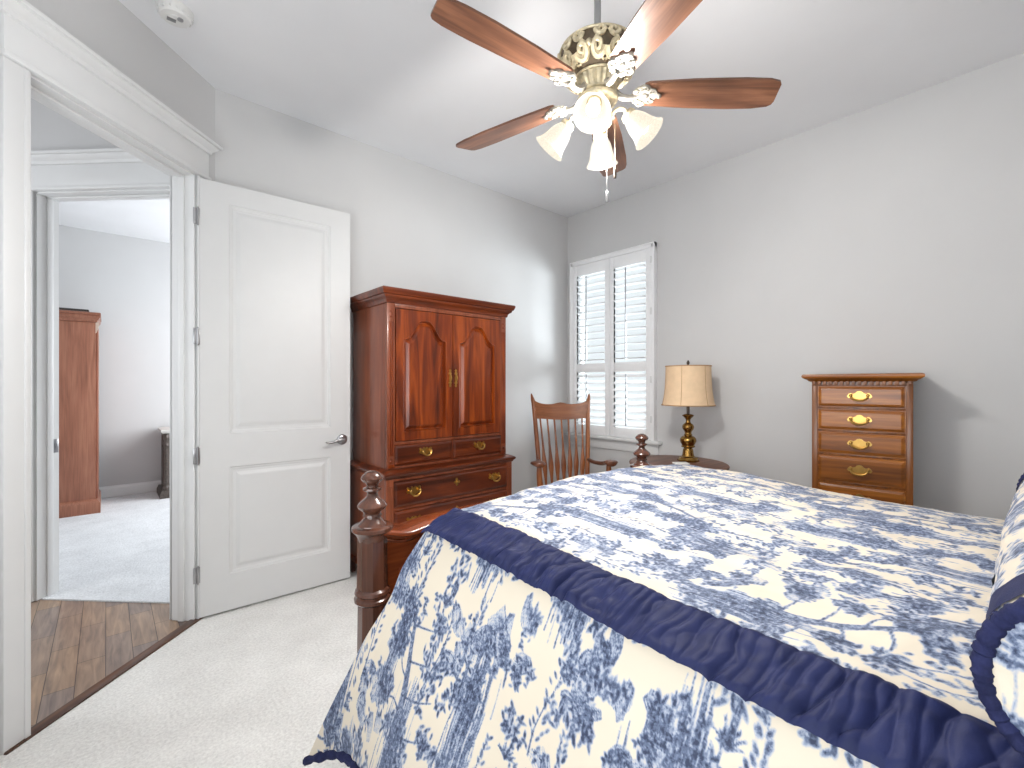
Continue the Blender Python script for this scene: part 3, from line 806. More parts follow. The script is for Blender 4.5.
# ---------------------------------------------------------------- toile print (drawn by code into a per-vertex ink value)
TN = 480; TS = 0.84
def make_toile():
    rg = random.Random(21)
    A = np.zeros((TN, TN), np.float32)          # [row=up, col=across]
    px = TS/TN
    def dab(x, y, rx, ry, ang, v):
        rad = max(rx, ry)+px*1.5
        i0, i1 = int((y-rad)/px), int((y+rad)/px)+1; j0, j1 = int((x-rad)/px), int((x+rad)/px)+1
        yy = (np.arange(i0, i1+1)*px - y)[:, None]; xx = (np.arange(j0, j1+1)*px - x)[None, :]
        c, s = math.cos(ang), math.sin(ang)
        a = (xx*c+yy*s)/max(rx, px*0.6); b_ = (-xx*s+yy*c)/max(ry, px*0.6)
        g = np.clip(1.6-1.25*np.sqrt(a*a+b_*b_), 0, 1)*v
        I = np.arange(i0, i1+1) % TN; J = np.arange(j0, j1+1) % TN
        sub = A[np.ix_(I, J)]; A[np.ix_(I, J)] = np.where(v < 0, np.minimum(sub, 1+g*0+0*sub) + g, np.maximum(sub, g))
    def line(pts, w0, w1, v):
        P = smooth_prof([(p[0], p[1], 0) for p in pts], 5)
        tot = len(P)
        for i in range(tot-1):
            a, b_ = P[i], P[i+1]; d = (b_-a).length; n = max(1, int(d/(px*1.4)))
            for k in range(n):
                q = a.lerp(b_, k/n); t = (i+k/n)/tot; wv = w0+(w1-w0)*t
                dab(q.x, q.y, wv, wv, 0, v)
    def leaves(x, y, n, sp, v=0.85, size=0.009, flat=1.0):
        for _ in range(n):
            a = rg.uniform(0, 2*PI); r = sp*math.sqrt(rg.random())
            dab(x+r*math.cos(a), y+r*math.sin(a)*flat, size*rg.uniform(.7, 1.3), size*rg.uniform(.35, .5), rg.uniform(0, PI), v*rg.uniform(.55, 1.1))
    def hatch(x, y, wd, ht, n, v):
        for _ in range(n):
            xx = x+rg.gauss(0, wd*0.38); k = 1-abs(xx-x)/wd
            if k <= 0: continue
            y0 = y+rg.uniform(-0.5, 0.25)*ht; l = ht*rg.uniform(.15, .5)*(0.4+k)
            sl = rg.uniform(-.05, .05)
            line([(xx, y0), (xx+sl*l*.5+rg.uniform(-.002, .002), y0+l*.5), (xx+sl*l, y0+l)], 0.0022, 0.0012, v*rg.uniform(.45, 1))
    def spray(x, y, h, lean=0.0, v=0.9):
        pts = [(x+lean*t+0.008*math.sin(5*t+x*40), y+h*t) for t in (0, .25, .5, .75, 1)]
        line(pts, 0.0022, 0.001, v)
        n = int(h/0.009)
        for k in range(n):
            t = k/n; wv = (1-t)*0.022+0.006
            for s in (-1, 1):
                if rg.random() < .8:
                    dab(x+lean*t+s*rg.uniform(.3, 1)*wv, y+h*t+rg.uniform(0, .008), 0.0075, 0.0035, R(90)-s*R(40), v*rg.uniform(.6, 1))
    def tree(x, y, h, lean):
        top = (x+lean*h, y+h)
        mid = (x+lean*h*.2, y+h*.5)
        for k in range(6):
            o = (k-2.5)*0.004
            line([(x+o*2, y), (mid[0]+o, mid[1]), (top[0]+o*.4, top[1])], 0.0028, 0.0014, rg.uniform(.45, .95))
        for k in range(8):
            t = 0.3+0.7*k/7; bx, by = x+lean*h*t*t, y+h*t
            s = (-1)**k; l = rg.uniform(.06, .13)*(1.15-t*.5)
            e = (bx+s*l, by+rg.uniform(-.02, .06))
            line([(bx, by), (bx+s*l*.5, by+.012), e], 0.003, 0.0012, .85)
            for q in range(3):
                leaves(e[0]+rg.uniform(-.03, .03), e[1]+rg.uniform(-.02, .03), 16, .024, .9)
        leaves(top[0], top[1]+.01, 46, .045, .9)
    def mass(x, y, wd, ht):
        hatch(x, y, wd*1.15, ht*1.15, int(120*wd/0.07), .95)
        for _ in range(7): leaves(x+rg.uniform(-.8, .8)*wd, y+rg.uniform(.1, .45)*ht, 14, .022, .85, .008)
        for _ in range(6): leaves(x+rg.uniform(-1, 1)*wd, y-rg.uniform(.2, .5)*ht, 14, .02, .8, .008)
    def figure(x, y, s, f=1):
        # etched group: bundles of curved parallel strokes with foliage at the foot
        for bnd in range(9):
            cx, cy = x+rg.uniform(-.42, .42)*s, y+rg.uniform(-.34, .5)*s
            a0 = rg.uniform(0, 2*PI); l = s*rg.uniform(.22, .46); cur = rg.uniform(-.9, .9)
            nst = rg.randint(5, 9)
            for k in range(nst):
                o = (k-nst/2)*0.0062*(s/.15); c0, s0 = math.cos(a0), math.sin(a0)
                P = []
                for t in (-.5, -.17, .17, .5):
                    ux = t*l; uy = o*(1-abs(t))+cur*l*(t*t-.1)
                    P.append((cx+ux*c0-uy*s0, cy+ux*s0+uy*c0))
                line(P, 0.0022, 0.0012, rg.uniform(.35, 1.0))
        leaves(x+f*s*.38, y+s*.35, 22, s*.16, .85, .008)
        leaves(x, y-s*.48, 40, s*.5, .9, .0085, .34)
        for _ in range(5): leaves(x+rg.uniform(-.5, .5)*s, y+rg.uniform(-.5, .5)*s, 12, s*.14, .95, .007)
    def tuft(x, y, l):
        for k in range(15):
            a = R(20+140*k/14)+rg.uniform(-.1, .1); ll = l*rg.uniform(.6, 1.1)
            line([(x, y), (x+ll*.5*math.cos(a), y+ll*.55*math.sin(a)), (x+ll*math.cos(a), y+ll*math.sin(a)*.9)], 0.0022, 0.001, .85)
    tree(.12, .08, .30, .35); mass(.10, .10, .06, .20); figure(.27, .14, .15, 1); tuft(.36, .06, .05)
    tree(.56, .40, .32, -.3); mass(.56, .42, .07, .24); figure(.42, .46, .15, -1); tuft(.66, .40, .06)
    figure(.74, .15, .17, -1); mass(.66, .14, .05, .26); spray(.81, .06, .24, .01); spray(.50, .04, .28, -.02); spray(.46, .10, .20, .02)
    mass(.26, .52, .05, .3); spray(.33, .46, .26, .01); spray(.17, .50, .22, -.02); figure(.10, .58, .15, 1); spray(.03, .36, .22, 0)
    mass(.75, .58, .06, .28); spray(.69, .62, .22, .01); figure(.68, .72, .14, 1); spray(.44, .70, .2, .02); mass(.36, .77, .05, .16); tuft(.14, .44, .06); spray(.82, .42, .2, .0)
    spray(.60, .60, .2, .01); spray(.25, .26, .2, .01); spray(.40, .24, .18, -.01); spray(.12, .34, .12, .01); figure(.52, .12, .13, 1); figure(.28, .78, .12, -1); figure(.80, .80, .13, 1); mass(.44, .62, .035, .2); mass(.02, .20, .035, .26); mass(.83, .32, .03, .2)
    leaves(.22, .36, 26, .03); leaves(.46, .34, 20, .025); leaves(.62, .30, 24, .03); leaves(.02, .76, 24, .03); leaves(.55, .78, 24, .03)
    # more sprigs and groups wherever the cloth is still bare
    for it in range(12):
        B_ = A.copy()
        for st in (1, 2, 4, 8, 14, 20):
            B_ = (B_ + np.roll(B_, st, 0) + np.roll(B_, -st, 0) + np.roll(B_, st, 1) + np.roll(B_, -st, 1))/5
        i0, j0 = np.unravel_index(int(np.argmin(B_)), B_.shape); yy, xx = i0*px, j0*px
        q = it % 4
        if q == 0: figure(xx, yy, rg.uniform(.09, .13), rg.choice((-1, 1)))
        elif q == 1: spray(xx, yy-.07, rg.uniform(.13, .18), rg.uniform(-.03, .03)); leaves(xx+.03, yy+.02, 16, .022)
        elif q == 2: leaves(xx, yy, 40, .035, .9); line([(xx, yy-.06), (xx+.008, yy-.02), (xx, yy)], .003, .0015, .9); tuft(xx, yy-.06, .03)
        else: mass(xx, yy, .03, .14)
    # pale wash behind the drawing
    W_ = A.copy()
    for _ in range(9):
        W_ = (W_ + np.roll(W_, 2, 0) + np.roll(W_, -2, 0) + np.roll(W_, 1, 1) + np.roll(W_, -1, 1))/5
    return np.clip(np.maximum(A, np.clip((W_-0.2)*0.9, 0, 0.34)), 0, 1)
TOILE = make_toile()
def ink_at(u, v):
    x = (np.asarray(u)/TS*TN) % TN; y = (np.asarray(v)/TS*TN) % TN
    i = np.floor(y).astype(int); j = np.floor(x).astype(int); fy = y-i; fx = x-j
    i1 = (i+1) % TN; j1 = (j+1) % TN; i %= TN; j %= TN
    return TOILE[i, j]*(1-fy)*(1-fx) + TOILE[i1, j]*fy*(1-fx) + TOILE[i, j1]*(1-fy)*fx + TOILE[i1, j1]*fy*fx

def grid_obj(name, P, UV, mat, parent=None, smooth=180, closed_v=False):
    """P [nv][nu][3] array -> mesh; UV [nv][nu][2] cloth coordinates for the print"""
    nv, nu = P.shape[:2]
    idx = np.arange(nv*nu).reshape(nv, nu)
    if closed_v: idx = np.vstack([idx, idx[:1]])
    a = idx[:-1, :-1].ravel(); b_ = idx[:-1, 1:].ravel(); c = idx[1:, 1:].ravel(); d = idx[1:, :-1].ravel()
    F_ = np.stack([a, b_, c, d], 1).astype(np.int32)
    me = bpy.data.meshes.new(name)
    me.vertices.add(nv*nu); me.vertices.foreach_set('co', P.reshape(-1).astype(np.float32))
    me.loops.add(F_.size); me.loops.foreach_set('vertex_index', F_.ravel())
    me.polygons.add(len(F_)); me.polygons.foreach_set('loop_start', np.arange(0, F_.size, 4, dtype=np.int32))
    me.update(); me.validate()
    for p in me.polygons: p.use_smooth = True
    if UV is not None:
        at = me.attributes.new('ink', 'FLOAT', 'POINT')
        at.data.foreach_set('value', ink_at(UV[..., 0], UV[..., 1]).ravel().astype(np.float32))
    me.materials.append(mat)
    o = bpy.data.objects.new(name, me); COL.objects.link(o)
    if parent: o.parent = parent
    return o

def fbm(x, y, z=0.0): return mnoise.fractal(Vector((x, y, z)), 1.0, 2.0, 3)

# ---------------------------------------------------------------- comforter
YH = -3.98      # head end of the comforter
# cross-section over the bed: (x, z), from the near band's lower edge to the far band's lower edge
def interp(tab, t):
    for (a, va), (b_, vb) in zip(tab[:-1], tab[1:]):
        if t <= b_:
            k = (t-a)/(b_-a); return va + (vb-va)*k
    return tab[-1][1]
TOPX = [(-2.795, .917), (-2.70, .926), (-2.55, .934), (-2.1, .945), (-1.8, .938), (-1.55, .915), (-1.42, .893)]
def top_z(x):
    # smooth crown
    t = (x+2.11)/0.69
    return 0.947 - 0.026*abs(t)**2.2 - (0.020*max(0, t)**2.5)
def sag(y):
    t = min(1, max(0, (-2.1-y)/0.8)); return -0.030*t*t*(3-2*t)
def build_comforter():
    root = thing('comforter', 'blue and cream toile comforter with navy ruched bands spread over the bed', 'comforter', (-2.1, -2.95, 0.5))
    off = np.array([2.1, 2.95, -0.5])
    XN, XF = -2.795, -1.335
    # ---- top panel
    nu, nv = 430, 640
    P = np.zeros((nv, nu, 3)); UV = np.zeros((nv, nu, 2))
    for j in range(nv):
        s = (j/(nv-1))*2.20
        roll = 0.16
        for i in range(nu):
            x = XN + (XF-XN)*i/(nu-1)
            z = top_z(x) - 0.035*(max(0, x+1.45)/0.115)**2
            if s < roll:                 # turned down inside the footboard
                a = (1-s/roll)*R(95); r = 0.10
                y = -2.02 + r*math.sin(a); z += -r*(1-math.cos(a))
            else: y = -2.02 - (s-roll)
            f = 1.0
            dz = sag(y) + 0.010*fbm(x*3.2, y*3.2, 1.7) + 0.006*fbm(x*8, y*8+3*x, 4.2)
            # slight dip beside the bands' seams
            ed = min(i, nu-1-i)/(nu-1)*(XF-XN)
            dz -= 0.006*math.exp(-(ed/0.02)**2)
            P[j, i] = (x, y, z+dz); UV[j, i] = (x*1.0+0.31, s)
    grid_obj('top_panel', P+off, UV, M['toile'], root)
    # ---- ruched bands (near and far)
    def band(xa, za, xb, zb, bulge, far):
        nu, nv = 44, 1000
        P = np.zeros((nv, nu, 3))
        for j in range(nv):
            y = -1.985 - (YH*-1-1.985)*j/(nv-1)
            foot = max(0, 1-j/(0.03*nv))
            # irregular gathers with sharp creases
            for i in range(nu):
                t = i/(nu-1)
                yy = y + 0.035*(t-0.5)
                ph = yy*52 + 3.2*fbm(yy*3.1, t*0.4, 2.2) + 2.4*fbm(yy*9, t*0.7, 6.1)
                ph2 = yy*120 - t*2.5 + 4.0*fbm(yy*6, t*0.6, 9.2)
                w1 = 0.55+0.6*fbm(yy*8, t*1.5, 3.7)
                g = max(0.2, w1)*abs(math.sin(ph))**0.55 + 0.26*abs(math.sin(ph2))**0.7 + 0.3*fbm(yy*15, t*1.3, 7.3)
                prof = math.sin(PI*t)
                dzz = (-0.040*(-2.0-y) if not far else 0)*(1-t) + sag(y)*t
                x = xa+(xb-xa)*t; z = za+(zb-za)*t + dzz
                nx, nz = (-(zb-za), (xb-xa)); ln = math.hypot(nx, nz); nx, nz = nx/ln, nz/ln
                if nz < 0: nx, nz = -nx, -nz
                h = bulge*prof + 0.019*g*min(1, 0.5+1.6*prof) + 0.001
                P[j, i] = (x+nx*h, y, z+nz*h - 0.02*foot**2)
        return grid_obj('ruched_band', P+off, None, M['navy'], root)
    band(-2.905, .884, -2.790, .922, 0.006, False)
    band(-1.34, .846, -1.30, .74, 0.01, True)
    # ---- near side panel: from the band's lower edge down to the hem
    FE = [(-2.885, -2.0, .893), (-2.955, -1.975, .79), (-2.997+.0, -1.965, .70), (-3.055, -1.935, .60), (-3.10, -1.90, .49), (-3.14, -1.845, .36), (-3.168, -1.79, .222)]
    HE = [(-2.892, YH, .815), (-2.935, YH, .76), (-2.97, YH, .70), (-3.01, YH, .63), (-3.05, YH, .56), (-3.085, YH, .49), (-3.115, YH, .42)]
    FEs = smooth_prof(FE, 40); HEs = smooth_prof(HE, 40)
    nv = len(FEs); nu = 840
    P = np.zeros((nv, nu, 3)); UV = np.zeros((nv, nu, 2))
    for j in range(nv):
        a = FEs[j]; b_ = HEs[j]; t = j/(nv-1)
        for i in range(nu):
            k = (i/(nu-1))
            q = a.lerp(b_, k)
            k2 = 1-math.exp(-k*8)*(1-k)
            kz = k + (k2-k)*min(1, t*1.6)
            # leave the shaped foot edge quickly, then run straight
            lift = 0.0
            base = Vector((a.x+(b_.x-a.x)*(k + (k2-k)*min(1, t*2)), q.y, a.z+(b_.z-a.z)*kz + lift))
            fold = 0.020*math.sin(q.y*11+0.8)*t**1.5 + 0.012*fbm(q.y*2.6, t*1.2, 5.5)*t
            P[j, i] = (base.x - fold*(0.5 if k < 0.03 else 1.0), base.y, base.z + 0.012*math.sin(q.y*7)*t*t)
            UV[j, i] = (-q.y+0.05, 0.9-t*(0.68-0.2*k2))
    grid_obj('side_panel', P+off, UV, M['toile'], root)
    hem = [tuple(P[-1, i]+off) for i in range(0, nu, 6)]
    bm = BM(); tube(bm, hem, [0.011+0.0025*math.sin(i*2.1)+0.0015*math.sin(i*5.3) for i in range(len(hem))], 8)
    obj('hem_cord', bm, M['navycord'], root)
    # ---- far side panel
    nvf, nuf = 60, 160
    P = np.zeros((nvf, nuf, 3)); UV = np.zeros((nvf, nuf, 2))
    for j in range(nvf):
        t = j/(nvf-1)
        for i in range(nuf):
            y = -2.0-(1.98)*i/(nuf-1)
            P[j, i] = (-1.30+0.06*math.sin(t*PI/2)+0.02*math.sin(y*10)*t, y, .745-.50*t); UV[j, i] = (-y, .9-t*.55)
    grid_obj('side_panel', P+off, UV, M['toile'], root)
    bm = BM(); tube(bm, [tuple(P[-1, i]+off) for i in range(0, nuf, 2)], 0.011, 8); obj('hem_cord', bm, M['navycord'], root)
build_comforter()

# ---------------------------------------------------------------- bolster at the head
def build_bolster():
    root = thing('bolster_pillow', 'toile bolster pillow with navy ruched cord at the head of the bed', 'pillow', (-2.875, -3.243, 1.0), R(-1.0))
    L = 1.46; r0 = 0.108
    def rad(x): # puffier in the middle
        t = x/L; return r0*(1+0.10*math.sin(PI*t))
    n, m = 260, 150
    P = np.zeros((n, m, 3)); UV = np.zeros((n, m, 2))
    for k in range(n):
        x = L*k/(n-1)
        for i in range(m):
            a = 2*PI*i/(m-1); r = rad(x) + 0.005*fbm(x*5, a*1.2, 3.3) + 0.003*fbm(x*14, a*3, 8)
            P[k, i] = (x, r*math.cos(a)*1.0, r*math.sin(a)*0.96-0.03*x/L); UV[k, i] = (x+.2, a*r0*1.6)
    grid_obj('pillow_body', P, UV, M['toile'], root)
    # flat navy band near the end
    for xa, xb in ((0.05, 0.125), (L-0.125, L-0.05)):
        n2 = 10; Q = np.zeros((n2, m, 3))
        for k in range(n2):
            x = xa+(xb-xa)*k/(n2-1)
            for i in range(m):
                a = 2*PI*i/(m-1); r = rad(x) + 0.005*fbm(x*5, a*1.2, 3.3) + 0.003*fbm(x*14, a*3, 8) + 0.002
                Q[k, i] = (x, r*math.cos(a), r*math.sin(a)*0.96-0.03*x/L)
        grid_obj('flat_band', Q, None, M['navy'], root)
    for x, s in ((0.0, -1), (L, 1)):
        bm = BM(); N = 220
        pts = [(x, rad(x)*math.cos(2*PI*k/N), rad(x)*math.sin(2*PI*k/N)*0.96-0.03*x/L) for k in range(N+1)]
        tube(bm, pts, [0.0092+0.0010*math.sin(k*1.37)+0.0007*math.sin(k*2.9) for k in range(N+1)], 10)
        obj('ruched_cord', bm, M['navycord'], root)
        n3, m3 = 44, 120; Q = np.zeros((n3, m3, 3)); U = np.zeros((n3, m3, 2))
        for k in range(n3):
            q = 1-k/(n3-1)
            for i in range(m3):
                a = 2*PI*i/(m3-1); r = r0*q
                bul = 0.02*(1-q*q) + 0.003*fbm(q*3*math.cos(a), q*3*math.sin(a), 1)*1.5
                Q[k, i] = (x+s*bul, r*math.cos(a), r*math.sin(a)*0.96-0.03*x/L); U[k, i] = (.52+r*math.cos(a), .55+r*math.sin(a))
        grid_obj('end_panel', Q, U, M['toile'], root)
build_bolster()

# ---------------------------------------------------------------- rocking chair
def build_chair():
    fx, fy = -0.60, -0.80
    rz = math.atan2(fy, fx) + PI/2          # local -y is the front
    root = thing('rocking_chair', 'wooden slat back rocking chair in the corner beside the window', 'chair', (-0.78, -0.70, 0), rz)
    cw, cdk = M['chairw'], M['chairdark']
    # back posts (local y positive = back)
    def post(s):
        return smooth_prof([(s*0.205, 0.20, 0.42), (s*0.212, 0.225, 0.60), (s*0.226, 0.265, 0.82), (s*0.240, 0.315, 1.05), (s*0.247, 0.335, 1.14), (s*0.256, 0.35, 1.19), (s*0.262, 0.358, 1.225)], 6)
    for s in (-1, 1):
        bm = BM(); p = post(s); n = len(p)
        tube(bm, p, [0.021 - 0.004*i/n if i < n*0.72 else max(0.003, 0.0185*(1-(i/n-0.72)/0.28)**0.8) for i in range(n)], 10)
        obj('back_post', bm, cw, root)
    # crest rail: curved board, top edge dips then peaks in the middle and rises to the ears
    bm = BM(); N = 36; rows = []
    for k in range(N+1):
        u = -1+2*k/N
        x = u*0.238
        zt = 1.128 + 0.016*math.exp(-(u/0.22)**2) + 0.038*abs(u)**5
        zb = 1.000 - 0.006*math.cos(u*PI)
        yb = 0.30 + 0.026*(1-u*u)
        rows.append([(x, yb-0.012+0.01*u*u, zb), (x, yb+0.012, zb-0.002), (x, yb+0.012+0.028, zt-0.004), (x, yb+0.026, zt+0.002), (x, yb-0.012+0.03, zt-0.003)])
    V = strip(bm, rows, closed_u=True); cap(bm, V[0]); cap(bm, V[-1])
    obj('crest_rail', bm, wood('chair_crest', (124, 74, 44), (146, 88, 52), (166, 106, 66), 'x', rough=0.32), root, smooth=30)
    for k in range(7):
        u = (k-3)/3.0
        pts = smooth_prof([(u*0.155, 0.19, 0.43), (u*0.162, 0.205, 0.56), (u*0.170, 0.222, 0.68), (u*0.178, 0.262, 0.84), (u*0.188, 0.325, 1.005)], 6)
        n = len(pts); bm = BM(); rows = []
        for i, p in enumerate(pts):
            t = i/(n-1)
            wv = 0.008 + 0.014*math.exp(-((t-0.36)/0.2)**2); dv = 0.0075
            rows.append([(p.x+wv*math.cos(a), p.y+dv*math.sin(a), p.z) for a in [2*PI*q/10 for q in range(10)]])
        V = strip(bm, rows, closed_u=True); cap(bm, V[0]); cap(bm, V[-1])
        obj('back_slat', bm, cw, root)
    # seat
    bm = BM(); rows = []; N = 24
    for a in range(N+1):
        v = a/N; y = 0.225 - 0.50*v; hw = 0.225+0.045*v
        row = []
        for b_ in range(N+1):
            u = -1+2*b_/N
            row.append((u*hw, y - 0.02*(1-u*u)*v, 0.425 + 0.02*v - 0.022*(1-u*u)*(math.sin(PI*min(1, v*1.1)))))
        rows.append(row)
    V = strip(bm, rows)
    bmesh.ops.solidify(bm, geom=list(bm.faces), thickness=0.03)
    obj('seat', bm, cw, root)
    for s in (-1, 1):
        # arm: swept paddle
        pts = smooth_prof([(s*0.218, 0.235, 0.655), (s*0.245, 0.12, 0.648), (s*0.270, -0.02, 0.662), (s*0.285, -0.13, 0.69), (s*0.285, -0.21, 0.705), (s*0.275, -0.265, 0.695)], 6)
        n = len(pts); rows = []; bm = BM()
        for i, p in enumerate(pts):
            t = i/(n-1); wv = 0.018+0.040*math.exp(-((t-0.8)/0.2)**2) - (0.014 if i == n-1 else 0); hv = 0.016+0.004*t - (0.008 if i == n-1 else 0)
            rows.append([(p.x+wv*math.cos(a), p.y, p.z+hv*math.sin(a)) for a in [2*PI*q/12 for q in range(12)]])
        V = strip(bm, rows, closed_u=True); cap(bm, V[0]); cap(bm, V[-1])
        obj('armrest', bm, cdk, root)
        bm = BM(); p = smooth_prof([(s*0.272, -0.20, 0.69), (s*0.272, -0.205, 0.60), (s*0.262, -0.215, 0.46), (s*0.262, -0.22, 0.30), (s*0.265, -0.21, 0.10)], 5)
        tube(bm, p, [0.018+0.006*math.sin(PI*i/(len(p)-1)) for i in range(len(p))], 10); obj('leg', bm, cw, root)
        bm = BM(); p = smooth_prof([(s*0.205, 0.20, 0.45), (s*0.215, 0.21, 0.3), (s*0.24, 0.235, 0.07)], 5)
        tube(bm, p, 0.019, 10); obj('leg', bm, cw, root)
        bm = BM(); p = [(s*(0.265-0.02*(y+0.4)), y, 0.022 + 0.11*((y-0.0)/0.6)**2) for y in [(-0.42 + 0.98*i/24) for i in range(25)]]
        tube(bm, p, 0.02, 10, flat=1.0); obj('rocker', bm, cw, root)
build_chair()

# ---------------------------------------------------------------- round bedside table, lamp, card
TZ = 0.735
def build_table():
    root = thing('side_table', 'round dark wooden bedside table below the brass lamp', 'table', (-0.458, -1.475, 0))
    bm = BM(); lathe(bm, [(0.0, TZ), (0.335, TZ), (0.343, TZ-0.004), (0.347, TZ-0.012), (0.345, TZ-0.02), (0.335, TZ-0.026), (0.325, TZ-0.03), (0.0, TZ-0.03)], 64)
    obj('table_top', bm, M['tablew'], root)
    bm = BM(); lathe(bm, [(0.315, TZ-0.03), (0.315, TZ-0.12), (0.322, TZ-0.125), (0.322, TZ-0.14), (0.3, TZ-0.14), (0.3, TZ-0.03)], 64); obj('apron', bm, M['tablew'], root)
    for k in range(4):
        a = R(45+90*k); c, s = math.cos(a), math.sin(a)
        bm = BM(); p = smooth_prof([(0.28*c, 0.28*s, TZ-0.06), (0.29*c, 0.29*s, 0.5), (0.27*c, 0.27*s, 0.25), (0.30*c, 0.30*s, 0.012)], 6)
        n = len(p); tube(bm, p, [0.024-0.010*i/n for i in range(n)], 10); obj('leg', bm, M['tablew'], root)
    bm = BM(); lathe(bm, [(0.0, 0.26), (0.25, 0.26), (0.256, 0.252), (0.25, 0.244), (0.0, 0.244)], 48); obj('shelf', bm, M['tablew'], root)
build_table()

def build_lamp():
    root = thing('table_lamp', 'brass table lamp with a cream bell shade on the round table', 'lamp', (-0.35, -1.5, TZ))
    bm = BM(); rot = Matrix.Rotation(R(22.5), 4, 'Z')
    lathe(bm, [(0.078, 0.0), (0.078, 0.012), (0.07, 0.018), (0.066, 0.03), (0.05, 0.036)], 8, rot)
    lathe(bm, smooth_prof([(0.05, 0.034), (0.044, 0.04), (0.04, 0.055), (0.036, 0.085), (0.03, 0.098), (0.046, 0.104), (0.05, 0.11), (0.044, 0.117), (0.05, 0.13), (0.058, 0.148), (0.056, 0.168), (0.044, 0.182), (0.028, 0.19), (0.03, 0.197), (0.024, 0.205), (0.026, 0.22), (0.038, 0.238), (0.042, 0.255), (0.036, 0.272), (0.02, 0.286), (0.016, 0.30), (0.02, 0.315), (0.038, 0.334), (0.042, 0.34), (0.03, 0.348), (0.014, 0.352)], 3), 28)
    obj('base', bm, M['oldbrass'], root)
    bm = BM(); lathe(bm, [(0.011, 0.35), (0.011, 0.46), (0.02, 0.465), (0.02, 0.52), (0.01, 0.525)], 16)
    tube(bm, [(0.006, 0, 0.52), (0.006, 0, 0.715)], 0.003, 6); obj('stem', bm, M['finial'], root)
    zb, zt = 0.418, 0.708
    prof = [(0.186, zb), (0.180, zb+0.03), (0.172, zb+0.075), (0.166, zb+0.13), (0.163, zb+0.19), (0.161, zb+0.24), (0.160, zt)]
    rows = []
    N = 64; bm = BM()
    for r, z in smooth_prof(prof, 4):
        rows.append([((r)*math.cos(2*PI*k/N), r*math.sin(2*PI*k/N), z) for k in range(N)])
    rows += [[(x*0.985, y*0.985, z) for x, y, z in row] for row in rows[::-1]]
    strip(bm, rows, closed_u=True, closed_v=True)
    sh = obj('lamp_shade', bm, M['shade'], root)
    bm = BM()
    for r, z in ((0.187, zb), (0.1605, zt)):
        tube(bm, [(r*math.cos(2*PI*k/64), r*math.sin(2*PI*k/64), z) for k in range(65)], 0.0045, 6, caps=False)
    for k in range(6):
        a = R(12+60*k)
        tube(bm, [(r*1.006*math.cos(a), r*1.006*math.sin(a), z) for r, z in smooth_prof(prof, 3)], 0.0018, 6)
    for k in range(3):
        a = 2*PI*k/3; tube(bm, [(0, 0, zt-0.006), (0.159*math.cos(a), 0.159*math.sin(a), zt-0.004)], 0.002, 6)
    obj('shade_piping', bm, plain('shade_piping', (176, 140, 104), 0.8), sh)
    bm = BM(); lathe(bm, [(0.004, 0.70), (0.012, 0.706), (0.012, 0.712), (0.005, 0.718), (0.011, 0.728), (0.012, 0.735), (0.006, 0.748), (0.0, 0.754)], 14); obj('finial', bm, M['finial'], root)
build_lamp()
bm = BM(); box(bm, -0.05, 0.05, -0.035, 0.035, 0, 0.010, 0.002)
tag(obj('notepad', bm, M['paper'], loc=(-0.515, -1.53, TZ), rot=(0, 0, R(-40))), 'small white notepad on the round table beside the lamp base', 'notepad')

